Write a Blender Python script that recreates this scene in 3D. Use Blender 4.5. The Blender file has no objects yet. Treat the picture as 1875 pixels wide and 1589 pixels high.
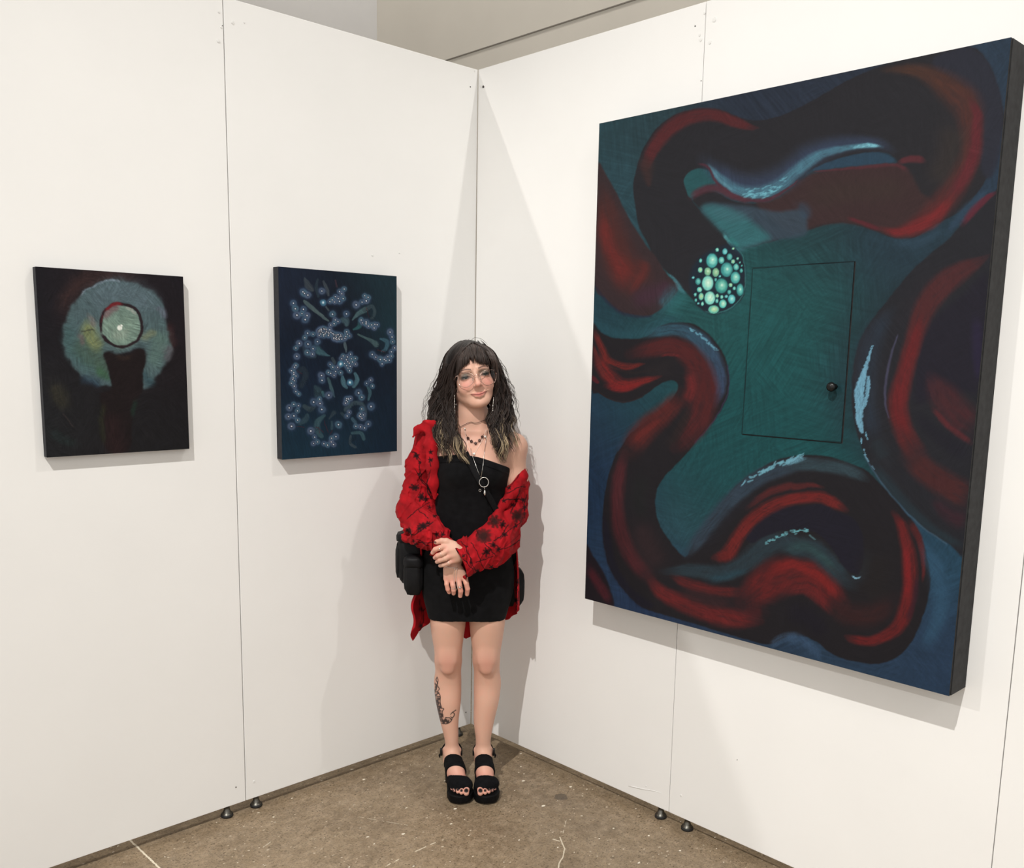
import bpy, math, random
import numpy as np
random.seed(7); rng = np.random.default_rng(7)
C = bpy.context.scene.collection
SC = bpy.context.scene

# ------------------------------------------------------------------ camera
IMW, IMH = 1875.0, 1589.0
F_PX, CX, CY = 1728.4308, 940.829, 916.347
RX, RY, RZ = 1.412493, -0.0175783, -0.763006
S = 0.88                      # metres per 'panel unit'
GAP = 0.047                   # panels stand this far off the floor (panel units)
CAM = np.array([-2.953623, -3.351925, 1.839739 + GAP]) * S
cam = bpy.data.cameras.new('camera'); co = bpy.data.objects.new('camera', cam); C.objects.link(co)
co.location = CAM; co.rotation_mode = 'XYZ'; co.rotation_euler = (RX, RY, RZ)
cam.sensor_fit = 'HORIZONTAL'; cam.sensor_width = 36.0
cam.lens = F_PX / IMW * 36.0
cam.shift_x = -(CX - IMW/2) / IMW
cam.shift_y = (CY - IMH/2) / IMW
cam.clip_start = 0.05
SC.camera = co
SC.view_settings.view_transform = 'Standard'; SC.view_settings.look = 'None'
SC.view_settings.gamma = 1.0; SC.view_settings.use_curve_mapping = False
SC.view_settings.exposure = -0.03

# ------------------------------------------------------------------ light
world = bpy.data.worlds.new('world'); SC.world = world; world.use_nodes = True
bg = world.node_tree.nodes['Background']
bg.inputs[0].default_value = (1.0, 0.985, 0.955, 1); bg.inputs[1].default_value = 1.10

def spot(name, loc, target, power, size, angle=110, blend=0.5, col=(1, 0.97, 0.925)):
    l = bpy.data.lights.new(name, 'SPOT'); l.energy = power; l.shadow_soft_size = size
    l.spot_size = math.radians(angle); l.spot_blend = blend; l.color = col
    o = bpy.data.objects.new(name, l); C.objects.link(o)
    o.location = np.array(loc) * S
    d = np.array(target, float) * S - np.array(loc) * S
    from mathutils import Vector
    o.rotation_euler = Vector(d).to_track_quat('-Z', 'Y').to_euler()
    return o
# ceiling track lamps of the gallery, and one added front fill lamp (positions in panel units, corner of the booth at the origin)
spot('track_or_fill_lamp', (-4.6, -3.0, 6.4), (-0.2, -1.2, -0.4), 1180, 0.03, 62, 1)
spot('track_or_fill_lamp', (0.55, -2.9, 6.3), (-1.2, 0, 0.2), 190, 0.04, 85, 1)
spot('track_or_fill_lamp', (-9.0, 1.4, 5.7), (-0.0, -1.5, 0.2), 520, 0.04, 60, 1)
spot('track_or_fill_lamp', (-3.4, -6.5, 5.6), (-0.6, -0.8, 0.0), 90, 0.3, 80, 1)  # soft fill added in front to brighten both walls, not a gallery fitting
spot('track_or_fill_lamp', (0.7, 0.5, 6.2), (0.9, 0.3, 0), 200, 0.15, 150)

# ------------------------------------------------------------------ projection helpers
def _rot(rx, ry, rz):
    cx, sx, cy, sy, cz, sz = math.cos(rx), math.sin(rx), math.cos(ry), math.sin(ry), math.cos(rz), math.sin(rz)
    X = np.array([[1,0,0],[0,cx,-sx],[0,sx,cx]]); Y = np.array([[cy,0,sy],[0,1,0],[-sy,0,cy]]); Z = np.array([[cz,-sz,0],[sz,cz,0],[0,0,1]])
    return Z @ Y @ X
MR = _rot(RX, RY, RZ)
def to_px(pts):
    c = (np.asarray(pts, float) - CAM) @ MR
    return CX + F_PX * c[..., 0] / -c[..., 2], CY - F_PX * c[..., 1] / -c[..., 2]
def ray(px, py):
    return MR @ np.array([(px - CX) / F_PX, -(py - CY) / F_PX, -1.0])
def hit(px, py, n, d):
    r = ray(px, py); n = np.array(n, float); return CAM + (d - n @ CAM) / (n @ r) * r
# the person's own frame: x to the viewer's right, y away from the camera, z up, origin on the floor
ORG = hit(866, 1440, (0, 0, 1), 0.0)
_u = np.array([ORG[0] - CAM[0], ORG[1] - CAM[1], 0]); _u /= np.linalg.norm(_u)
YL = _u; XL = np.array([_u[1], -_u[0], 0.0]); ROTZ = math.atan2(XL[1], XL[0])
def at(px, py, y):
    """local point of the person's frame seen at a pixel, at depth y"""
    r = ray(px, py); t = (YL @ ORG + y - YL @ CAM) / (YL @ r); q = CAM + t * r
    return np.array([(q - ORG) @ XL, y, q[2]])
def loc2w(p):
    p = np.asarray(p, float)
    return ORG + p[..., 0:1] * XL + p[..., 1:2] * YL + p[..., 2:3] * np.array([0, 0, 1.0])

# ------------------------------------------------------------------ mesh helpers
def s2l(c):
    c = np.asarray(c, float) / 255.0
    return np.where(c <= 0.04045, c / 12.92, ((c + 0.055) / 1.055) ** 2.4)
def new_mesh(name, v, f, mat=None, parent=None, smooth=True, colors=None, mats=None, midx=None):
    """v: Nx3, f: list of tuples or Mx4 / Mx3 array"""
    me = bpy.data.meshes.new(name)
    v = np.asarray(v, np.float32)
    if isinstance(f, np.ndarray):
        n, k = f.shape
        me.vertices.add(len(v)); me.vertices.foreach_set('co', v.ravel())
        me.loops.add(n * k); me.loops.foreach_set('vertex_index', f.astype(np.int32).ravel())
        me.polygons.add(n); me.polygons.foreach_set('loop_start', np.arange(0, n * k, k, dtype=np.int32))
        me.polygons.foreach_set('loop_total', np.full(n, k, np.int32))
        me.update(calc_edges=True)
    else:
        me.from_pydata(v.tolist(), [], [list(map(int, q)) for q in f]); me.update()
    if smooth: me.polygons.foreach_set('use_smooth', np.ones(len(me.polygons), bool))
    if colors is not None:
        a = me.color_attributes.new('Col', 'FLOAT_COLOR', 'POINT')
        c = np.ones((len(v), 4), np.float32); c[:, :3] = colors; a.data.foreach_set('color', c.ravel())
    for m in (mats or ([mat] if mat else [])): me.materials.append(m)
    if midx is not None: me.polygons.foreach_set('material_index', np.asarray(midx, np.int32))
    me.validate()
    o = bpy.data.objects.new(name, me); C.objects.link(o)
    if parent is not None: o.parent = parent
    return o
def empty(name, loc=(0, 0, 0), rz=0.0, label=None, cat=None, group=None):
    o = bpy.data.objects.new(name, None); C.objects.link(o); o.location = loc; o.rotation_euler = (0, 0, rz)
    o.empty_display_size = 0.1
    if label: o['label'] = label
    if cat: o['category'] = cat
    if group: o['group'] = group
    return o
class MB:
    def __init__(s): s.v = []; s.f = []; s.n = 0; s.c = []
    def add(s, v, f, c=None):
        v = np.asarray(v, float); s.v.append(v); s.f += [tuple(int(i) + s.n for i in q) for q in f]; s.n += len(v)
        s.c.append(np.tile(np.array(c if c is not None else (1, 1, 1), float), (len(v), 1)) if c is None or np.ndim(c) == 1 else np.asarray(c))
        return s
    def box(s, lo, hi):
        x0, y0, z0 = lo; x1, y1, z1 = hi
        return s.add([(x0,y0,z0),(x1,y0,z0),(x1,y1,z0),(x0,y1,z0),(x0,y0,z1),(x1,y0,z1),(x1,y1,z1),(x0,y1,z1)],
              [(0,3,2,1),(4,5,6,7),(0,1,5,4),(1,2,6,5),(2,3,7,6),(3,0,4,7)])
    def tube(s, pts, r, n=8, col=None, cap=True):
        pts = np.asarray(pts, float); m = len(pts); r = np.broadcast_to(np.asarray(r, float), (m,))
        t = np.gradient(pts, axis=0); t /= np.linalg.norm(t, axis=1)[:, None] + 1e-12
        up = np.array([0, 0, 1.0]) if abs(t[0][2]) < .9 else np.array([0, 1.0, 0])
        a = np.cross(t[0], up); a /= np.linalg.norm(a); fr = []
        for i in range(m):
            a = a - t[i] * (a @ t[i]); a /= np.linalg.norm(a) + 1e-12; fr.append((a, np.cross(t[i], a)))
        th = np.linspace(0, 2*np.pi, n, endpoint=False); v = []
        for i in range(m):
            v.append(pts[i] + r[i] * (np.cos(th)[:, None] * fr[i][0] + np.sin(th)[:, None] * fr[i][1]))
        v = np.concatenate(v); f = []
        for i in range(m - 1):
            for j in range(n):
                k = (j + 1) % n; f.append((i*n+j, i*n+k, (i+1)*n+k, (i+1)*n+j))
        if cap: f.append(tuple(range(n))[::-1]); f.append(tuple((m-1)*n + j for j in range(n)))
        c = None if col is None else (col if np.ndim(col) == 1 else np.repeat(np.asarray(col), n, axis=0))
        return s.add(v, f, c)
    def ball(s, c, r, nu=12, nv=8, col=None):
        r = np.broadcast_to(np.asarray(r, float), (3,)); v = [(0, 0, -1)]
        for i in range(1, nv):
            a = -np.pi/2 + np.pi*i/nv
            for j in range(nu): v.append((np.cos(a)*np.cos(2*np.pi*j/nu), np.cos(a)*np.sin(2*np.pi*j/nu), np.sin(a)))
        v.append((0, 0, 1)); v = np.array(v) * r + np.array(c); f = []
        for j in range(nu): f.append((0, 1+(j+1) % nu, 1+j))
        for i in range(nv-2):
            for j in range(nu):
                k = (j+1) % nu; f.append((1+i*nu+j, 1+i*nu+k, 1+(i+1)*nu+k, 1+(i+1)*nu+j))
        b = 1+(nv-2)*nu; e = len(v)-1
        for j in range(nu): f.append((b+j, b+(j+1) % nu, e))
        return s.add(v, f, col)
    def build(s, name, mat, parent=None, smooth=True, bevel=0, use_col=False):
        o = new_mesh(name, np.concatenate(s.v), s.f, mat, parent, smooth, np.concatenate(s.c) if use_col else None)
        if bevel:
            m = o.modifiers.new('bevel', 'BEVEL'); m.width = bevel; m.segments = 3; m.limit_method = 'ANGLE'; m.angle_limit = 0.6
        return o
def catmull(pts, n=8, closed=False):
    p = np.asarray(pts, float); m = len(p); out = []
    rngi = range(m if closed else m - 1)
    for i in rngi:
        if closed: a, b, c, d = p[(i-1) % m], p[i], p[(i+1) % m], p[(i+2) % m]
        else: a, b, c, d = p[max(i-1, 0)], p[i], p[i+1], p[min(i+2, m-1)]
        for k in range(n):
            t = k / n
            out.append(0.5*((2*b) + (-a+c)*t + (2*a-5*b+4*c-d)*t*t + (-a+3*b-3*c+d)*t**3))
    if not closed: out.append(p[-1])
    return np.array(out)
# value noise on arrays
_tab = rng.random((64, 64))
def noise2(u, v):
    iu = np.floor(u).astype(int); iv = np.floor(v).astype(int); fu = u - iu; fv = v - iv
    fu = fu*fu*(3-2*fu); fv = fv*fv*(3-2*fv); g = lambda a, b: _tab[a & 63, b & 63]
    return (g(iu, iv)*(1-fu)+g(iu+1, iv)*fu)*(1-fv)+(g(iu, iv+1)*(1-fu)+g(iu+1, iv+1)*fu)*fv
def fbm2(u, v, o=3):
    s = 0; a = 1; t = 0
    for i in range(o): s = s + a*noise2(u*2**i+17.3*i, v*2**i+5.1*i); t += a; a *= .5
    return s/t

# ------------------------------------------------------------------ material helpers
def material(name, col=(.8, .8, .8), rough=.5, metal=0.0, spec=.5, attr=False):
    m = bpy.data.materials.new(name); m.use_nodes = True; nt = m.node_tree
    b = nt.nodes['Principled BSDF']
    b.inputs['Base Color'].default_value = (*col, 1); b.inputs['Roughness'].default_value = rough
    b.inputs['Metallic'].default_value = metal; b.inputs['Specular IOR Level'].default_value = spec
    if attr:
        a = nt.nodes.new('ShaderNodeAttribute'); a.attribute_name = 'Col'
        nt.links.new(a.outputs['Color'], b.inputs['Base Color'])
    return m
def N(m, t, **kw):
    n = m.node_tree.nodes.new(t)
    for k, v in kw.items(): setattr(n, k, v)
    return n
def LK(m, a, b): m.node_tree.links.new(a, b)
def bsdf(m): return m.node_tree.nodes['Principled BSDF']
def add_bump(m, scale=200, strength=.1, dist=.001, detail=3, stretch=None, coord='Object'):
    tc = N(m, 'ShaderNodeTexCoord'); no = N(m, 'ShaderNodeTexNoise'); no.inputs['Scale'].default_value = scale; no.inputs['Detail'].default_value = detail
    src = tc.outputs[coord]
    if stretch:
        mp = N(m, 'ShaderNodeMapping'); mp.inputs['Scale'].default_value = stretch; LK(m, src, mp.inputs[0]); src = mp.outputs[0]
    LK(m, src, no.inputs['Vector']); bu = N(m, 'ShaderNodeBump'); bu.inputs['Strength'].default_value = strength; bu.inputs['Distance'].default_value = dist
    LK(m, no.outputs[0], bu.inputs['Height']); LK(m, bu.outputs[0], bsdf(m).inputs['Normal'])
    return no
def vary(m, base, amt=.12, scale=30, coord='Object', detail=4):
    """gentle mottling of a plain colour"""
    tc = N(m, 'ShaderNodeTexCoord'); no = N(m, 'ShaderNodeTexNoise'); no.inputs['Scale'].default_value = scale; no.inputs['Detail'].default_value = detail
    LK(m, tc.outputs[coord], no.inputs['Vector']); r = N(m, 'ShaderNodeValToRGB')
    r.color_ramp.elements[0].position = .3; r.color_ramp.elements[1].position = .7
    r.color_ramp.elements[0].color = (*[c*(1-amt) for c in base], 1); r.color_ramp.elements[1].color = (*[min(1, c*(1+amt)) for c in base], 1)
    LK(m, no.outputs[0], r.inputs[0]); LK(m, r.outputs[0], bsdf(m).inputs['Base Color'])

# ================================================================== THE SETTING
PW = 1.219 * S; H0 = GAP * S; H1 = (3.0706 + GAP) * S; TH = 0.042
m_wall = material('white_wall_paint', (.84, .835, .82), .55, spec=.25); vary(m_wall, (.84, .835, .82), .012, 3)
add_bump(m_wall, 160, .06, .001)
m_hole = material('nail_hole', (.05, .045, .04), .9); vary(m_hole, (.05, .045, .04), .2, 300)
m_patch = material('filler_patch', (.78, .775, .76), .8); add_bump(m_patch, 500, .5, .001)
m_steel = material('dull_steel', (.13, .125, .11), .4, 1.0); vary(m_steel, (.13, .125, .11), .3, 200)
m_rubber = material('black_rubber', (.012, .012, .012), .6); vary(m_rubber, (.012, .012, .012), .3, 200)
def wall_panel(name, axis, s0, s1):
    g = 0.0011
    mb = MB()
    if axis == 'left': mb.box((-s1 + g, 0, H0), (-s0 - g, TH, H1))
    else: mb.box((0, -s1 + g, H0), (TH, -s0 - g, H1))
    o = mb.build(name, m_wall, smooth=False, bevel=.0012); o['kind'] = 'structure'
    return o
wl = [wall_panel('wall_left', 'left', 0.0 if i == 0 else PW*i*1.0012, PW*(i+1)) for i in range(4)]
wr = [wall_panel('wall_right', 'right', 0.002 if i == 0 else PW*i, PW*(i+1)) for i in range(4)]
def levelling_foot(x, y, parent):
    prof = [(.010, .041), (.010, .030), (.011, .028), (.013, .020), (.019, .0135), (.0205, .012)]
    mb = MB(); th = np.linspace(0, 2*np.pi, 16, endpoint=False); v = []; f = []
    for r, z in prof: v += [(x+r*math.cos(t), y+r*math.sin(t), z) for t in th]
    for i in range(len(prof)-1):
        for j in range(16): f.append((i*16+j, i*16+(j+1) % 16, (i+1)*16+(j+1) % 16, (i+1)*16+j))
    f.append(tuple(range(16))); mb.add(v, f)
    o = mb.build('levelling_foot', m_steel, parent)
    mb = MB(); mb.tube([(x, y, 0), (x, y, .002), (x, y, .010), (x, y, .012)], [.019, .0215, .0215, .018], 16); mb.build('rubber_foot', m_rubber, o)
LF = [(-1.298, 0), (-1.168, 0)]; RF = [(0, -1.170), (0, -1.302)]
for (x, y), w in zip(LF, (wl[1], wl[0])): levelling_foot(x*S, .012, w)
for (x, y), w in zip(RF, (wr[0], wr[1])): levelling_foot(.012, y*S, w)
levelling_foot(-.06, .016, wl[0])
# nail holes, screw heads and filler patches, at their places on the panels
def disc(mb, p, n, r, n_=10, squash=1.0):
    p = np.array(p); n = np.array(n, float); a = np.array([0, 0, 1.0]); b = np.cross(n, a); th = np.linspace(0, 2*np.pi, n_, endpoint=False)
    rr = [r*random.uniform(.75, 1.2) for _ in th]
    v = [p + n*.0014 + q*(math.cos(t)*b + math.sin(t)*a*squash) for t, q in zip(th, rr)] + [p + n*.002]
    v += [p - n*.003 + q*(math.cos(t)*b + math.sin(t)*a*squash) for t, q in zip(th, rr)]
    f = [(i, (i+1) % n_, n_) for i in range(n_)] + [(i, n_+1+i, n_+1+(i+1) % n_, (i+1) % n_) for i in range(n_)]
    mb.add(v, f)
for panel, nrm, d, holes, patches in (
    (wl[1], (0, -1, 0), 0, [(432, 1441, .0035), (407, 47, .002)], [(401, 22, .006), (400, 75, .009), (405, 50, .005)]),
    (wl[0], (0, -1, 0), 0, [(853, 1304, .004), (861, 159, .003)], [(465, 1431, .006), (426, 41, .009), (447, 41, .004), (869, 130, .006), (682, 467, .006), (731, 463, .005)]),
    (wr[0], (-1, 0, 0), 0, [(885, 159, .008), (1273, 48, .003), (1284, 148, .002)], [(881, 158, .009), (1283, 73, .008), (1281, 64, .006), (1290, 24, .006), (1247, 1456, .005), (1183, 1439, .004)]),
    (wr[1], (-1, 0, 0), 0, [(1350, 1391, .002)], [(1300, 78, .008), (1308, 36, .01)]),
):
    pl = (1, 0, 0) if nrm[0] else (0, 1, 0)
    for lst, mt, nm in ((holes, m_hole, 'nail_hole'), (patches, m_patch, 'filler_patch')):
        mb = MB()
        for px, py, r in lst: disc(mb, hit(px, py, pl, 0), nrm, r*S*.8)
        mb.build(nm, mt, panel, smooth=False)
# scuff ridge near the foot of the right panel
mb = MB(); mb.tube([hit(x, y, (1, 0, 0), -.0002) for x, y in [(1151, 1439), (1162, 1441), (1180, 1445), (1198, 1448), (1212, 1452)]], [.001, .0022, .0018, .0012, .0005], 6)
mb.build('scuff_mark', m_patch, wr[0])

# floor: brown ground concrete with chips, flecks, a control joint and scratches
m_floor = material('ground_concrete', (.2, .14, .1), .38, spec=.35)
def floor_nodes(m):
    nt = m.node_tree; tc = N(m, 'ShaderNodeTexCoord'); P = tc.outputs['Object']
    def noise(sc, det=5, rough=.6): n = N(m, 'ShaderNodeTexNoise'); n.inputs['Scale'].default_value = sc; n.inputs['Detail'].default_value = det; n.inputs['Roughness'].default_value = rough; LK(m, P, n.inputs['Vector']); return n.outputs[0]
    def ramp(src, stops):
        r = N(m, 'ShaderNodeValToRGB'); e = r.color_ramp.elements
        while len(e) < len(stops): e.new(.5)
        for q, (p, c) in zip(e, stops): q.position = p; q.color = (*c, 1)
        LK(m, src, r.inputs[0]); return r.outputs[0]
    def mix(f, a, b, mode='MIX'):
        n = N(m, 'ShaderNodeMix', data_type='RGBA', blend_type=mode)
        if isinstance(f, (int, float)): n.inputs[0].default_value = f
        else: LK(m, f, n.inputs[0])
        for s_, i in ((a, 6), (b, 7)):
            if isinstance(s_, tuple): n.inputs[i].default_value = (*s_, 1)
            else: LK(m, s_, n.inputs[i])
        return n.outputs[2]
    base = ramp(noise(3.2, 6, .65), [(.3, (.185, .135, .085)), (.5, (.255, .19, .12)), (.72, (.33, .25, .165))])
    base = mix(ramp(noise(26, 6, .7), [(.45, (0, 0, 0)), (.75, (.7, .7, .7))]), base, (.42, .33, .23))
    grain = ramp(noise(130, 3, .8), [(.28, (.42, .42, .42)), (.46, (.92, .92, .92)), (.74, (1.25, 1.25, 1.25))])
    base = mix(.85, base, grain, 'MULTIPLY'); base = mix(.7, base, ramp(noise(48, 4, .75), [(.3, (.6, .6, .6)), (.5, (1, 1, 1)), (.75, (1.12, 1.1, 1.08))]), 'MULTIPLY')
    # dark pits
    v = N(m, 'ShaderNodeTexVoronoi'); v.inputs['Scale'].default_value = 55; LK(m, P, v.inputs['Vector'])
    sz = noise(17, 2)
    th = N(m, 'ShaderNodeMath', operation='MULTIPLY'); LK(m, v.outputs['Distance'], th.inputs[0]); th.inputs[1].default_value = 1.0
    sub = N(m, 'ShaderNodeMath', operation='SUBTRACT'); LK(m, th.outputs[0], sub.inputs[0]); LK(m, sz, sub.inputs[1])
    base = mix(ramp(sub.outputs[0], [(0.0, (.75, .75, .75)), (.02, (0, 0, 0))]) if False else ramp(sub.outputs[0], [(0.0, (0, 0, 0)), (.001, (0, 0, 0))]), base, (.05, .035, .025))
    def specks(scale, lo, keep, col, base, seed):
        mp = N(m, 'ShaderNodeMapping'); mp.inputs['Location'].default_value = (seed, seed*1.7, 0); mp.inputs['Rotation'].default_value = (0, 0, seed); mp.inputs['Scale'].default_value = (1, 1.5, 1); LK(m, P, mp.inputs[0])
        nz = N(m, 'ShaderNodeTexNoise'); nz.inputs['Scale'].default_value = scale*2.2; LK(m, P, nz.inputs['Vector'])
        ad = N(m, 'ShaderNodeMix', data_type='VECTOR'); ad.inputs[0].default_value = .012; LK(m, mp.outputs[0], ad.inputs[4]); LK(m, nz.outputs['Color'], ad.inputs[5])
        vo = N(m, 'ShaderNodeTexVoronoi'); vo.inputs['Scale'].default_value = scale; LK(m, ad.outputs[1], vo.inputs['Vector'])
        sep = N(m, 'ShaderNodeSeparateColor'); LK(m, vo.outputs['Color'], sep.inputs[0])
        g = N(m, 'ShaderNodeMath', operation='GREATER_THAN'); LK(m, sep.outputs[0], g.inputs[0]); g.inputs[1].default_value = keep
        sm = N(m, 'ShaderNodeMath', operation='MULTIPLY'); LK(m, sep.outputs[1], sm.inputs[0]); sm.inputs[1].default_value = lo
        ls = N(m, 'ShaderNodeMath', operation='LESS_THAN'); LK(m, vo.outputs['Distance'], ls.inputs[0]); LK(m, sm.outputs[0], ls.inputs[1])
        mu = N(m, 'ShaderNodeMath', operation='MULTIPLY'); LK(m, g.outputs[0], mu.inputs[0]); LK(m, ls.outputs[0], mu.inputs[1])
        return mix(mu.outputs[0], base, col)
    base = specks(95, .42, .5, (.12, .085, .05), base, 3.1)
    base = specks(150, .42, .5, (.15, .11, .07), base, 7.7)
    base = specks(60, .30, .86, (.5, .42, .32), base, 1.3)
    base = specks(16, .14, .70, (.82, .76, .64), base, 5.9); base = specks(27, .11, .72, (.85, .80, .70), base, 12.4)
    base = specks(34, .18, .84, (.72, .66, .54), base, 9.2)
    # line marks: joint and scratches
    sx = N(m, 'ShaderNodeSeparateXYZ'); LK(m, P, sx.inputs[0])
    wob = N(m, 'ShaderNodeTexNoise'); wob.inputs['Scale'].default_value = 60; LK(m, P, wob.inputs['Vector'])
    def M(op, a, b=None):
        n = N(m, 'ShaderNodeMath', operation=op)
        for i, q in enumerate((a, b)):
            if q is None: continue
            if isinstance(q, (int, float)): n.inputs[i].default_value = q
            else: LK(m, q, n.inputs[i])
        return n.outputs[0]
    def seg(p, q, w, col, op, base):
        ax, ay = p[0], p[1]; dx, dy = q[0]-ax, q[1]-ay; L = math.hypot(dx, dy); dx /= L; dy /= L
        X = M('SUBTRACT', sx.outputs[0], ax); Y = M('SUBTRACT', sx.outputs[1], ay)
        t = M('ADD', M('MULTIPLY', X, dx), M('MULTIPLY', Y, dy)); d = M('ABSOLUTE', M('ADD', M('SUBTRACT', M('MULTIPLY', X, -dy), M('MULTIPLY', Y, -dx)), M('MULTIPLY', M('SUBTRACT', wob.outputs[0], .5), w*2.2)))
        ins = M('MULTIPLY', M('GREATER_THAN', t, 0), M('LESS_THAN', t, L))
        near = M('LESS_THAN', d, w)
        brk = M('GREATER_THAN', wob.outputs[0], .5 if op < .8 else .2)
        return mix(M('MULTIPLY', M('MULTIPLY', ins, near), M('MULTIPLY', brk, op)), base, col)
    fl = lambda x, y: hit(x, y, (0, 0, 1), 0)
    W_ = (.75, .68, .54)
    base = seg(fl(238, 1538), fl(330, 1625), .0032, W_, .95, base)
    for pts, w, op in (([(703, 1587), (740, 1568), (790, 1545), (812, 1537)], .0022, .7), ([(793, 1556), (812, 1549)], .003, .7), ([(1025, 1532), (1030, 1545), (1034, 1553), (1031, 1568), (1024, 1580), (1022, 1595)], .0022, .8), ([(1012, 1536), (1025, 1540)], .003, .8),
                       ([(1037, 1500), (1030, 1530)], .0016, .6), ([(480, 1552), (512, 1530)], .002, .5), ([(655, 1495), (760, 1513)], .0016, .5)):
        for a, b in zip(pts[:-1], pts[1:]): base = seg(fl(*a), fl(*b), w, W_, op, base)
    # dark round stain
    st = fl(1027, 1459); X = M('SUBTRACT', sx.outputs[0], st[0]); Y = M('SUBTRACT', sx.outputs[1], st[1])
    r = M('ADD', M('SQRT', M('ADD', M('MULTIPLY', X, X), M('MULTIPLY', Y, Y))), M('MULTIPLY', wob.outputs[0], .02))
    base = mix(M('MULTIPLY', M('LESS_THAN', r, .036), .6), base, (.06, .05, .04))
    LK(m, base, bsdf(m).inputs['Base Color'])
    bu = N(m, 'ShaderNodeBump'); bu.inputs['Strength'].default_value = .15; bu.inputs['Distance'].default_value = .002; LK(m, noise(90, 4), bu.inputs['Height']); LK(m, bu.outputs[0], bsdf(m).inputs['Normal'])
    LK(m, ramp(noise(8, 4), [(.3, (.34, .34, .34)), (.7, (.55, .55, .55))]), bsdf(m).inputs['Roughness'])
floor_nodes(m_floor)
mb = MB(); mb.box((-9, -9, -.1), (3.2, 3.2, 0)); fo = mb.build('floor', m_floor, smooth=False); fo['kind'] = 'structure'

# the gallery's own walls behind the booth
XB = 1.15
cpt = hit(690, 20, (1, 0, 0), XB)     # vertical corner of the room seen above the booth
YB = cpt[1]
m_beige = material('beige_gallery_wall', (.66, .62, .55), .7); vary(m_beige, (.66, .62, .55), .03, 2)
m_grey = material('grey_gallery_wall', (.45, .44, .43), .7); vary(m_grey, (.45, .44, .43), .03, 2)
m_line = material('dark_joint', (.20, .18, .15), .8); vary(m_line, (.20, .18, .15), .1, 60)
ZT = 7.0*S
mb = MB(); mb.box((XB, -9, 0), (XB+.15, YB+.0, ZT)); o = mb.build('wall_back', m_beige, smooth=False); o['kind'] = 'structure'
mb = MB(); mb.box((-9, YB, 0), (XB+.15, YB+.15, ZT)); o = mb.build('wall_rear', m_grey, smooth=False); o['kind'] = 'structure'
pa = hit(814, 108, (1, 0, 0), XB); pb = hit(1176, 0, (1, 0, 0), XB); zj = (pa[2]+pb[2])/2
mb = MB(); mb.box((XB-.004, -9, zj-.003), (XB+.01, YB, zj+.003)); o = mb.build('trim_1', m_line, smooth=False); o['kind'] = 'structure'
mb = MB(); mb.box((-9, -9, ZT), (XB+.15, YB+.15, ZT+.1)); m_ceil = material('white_ceiling', (.7, .69, .67), .8); vary(m_ceil, (.7, .69, .67), .03, 2)
o = mb.build('ceiling', m_ceil, smooth=False); o['kind'] = 'structure'

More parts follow.
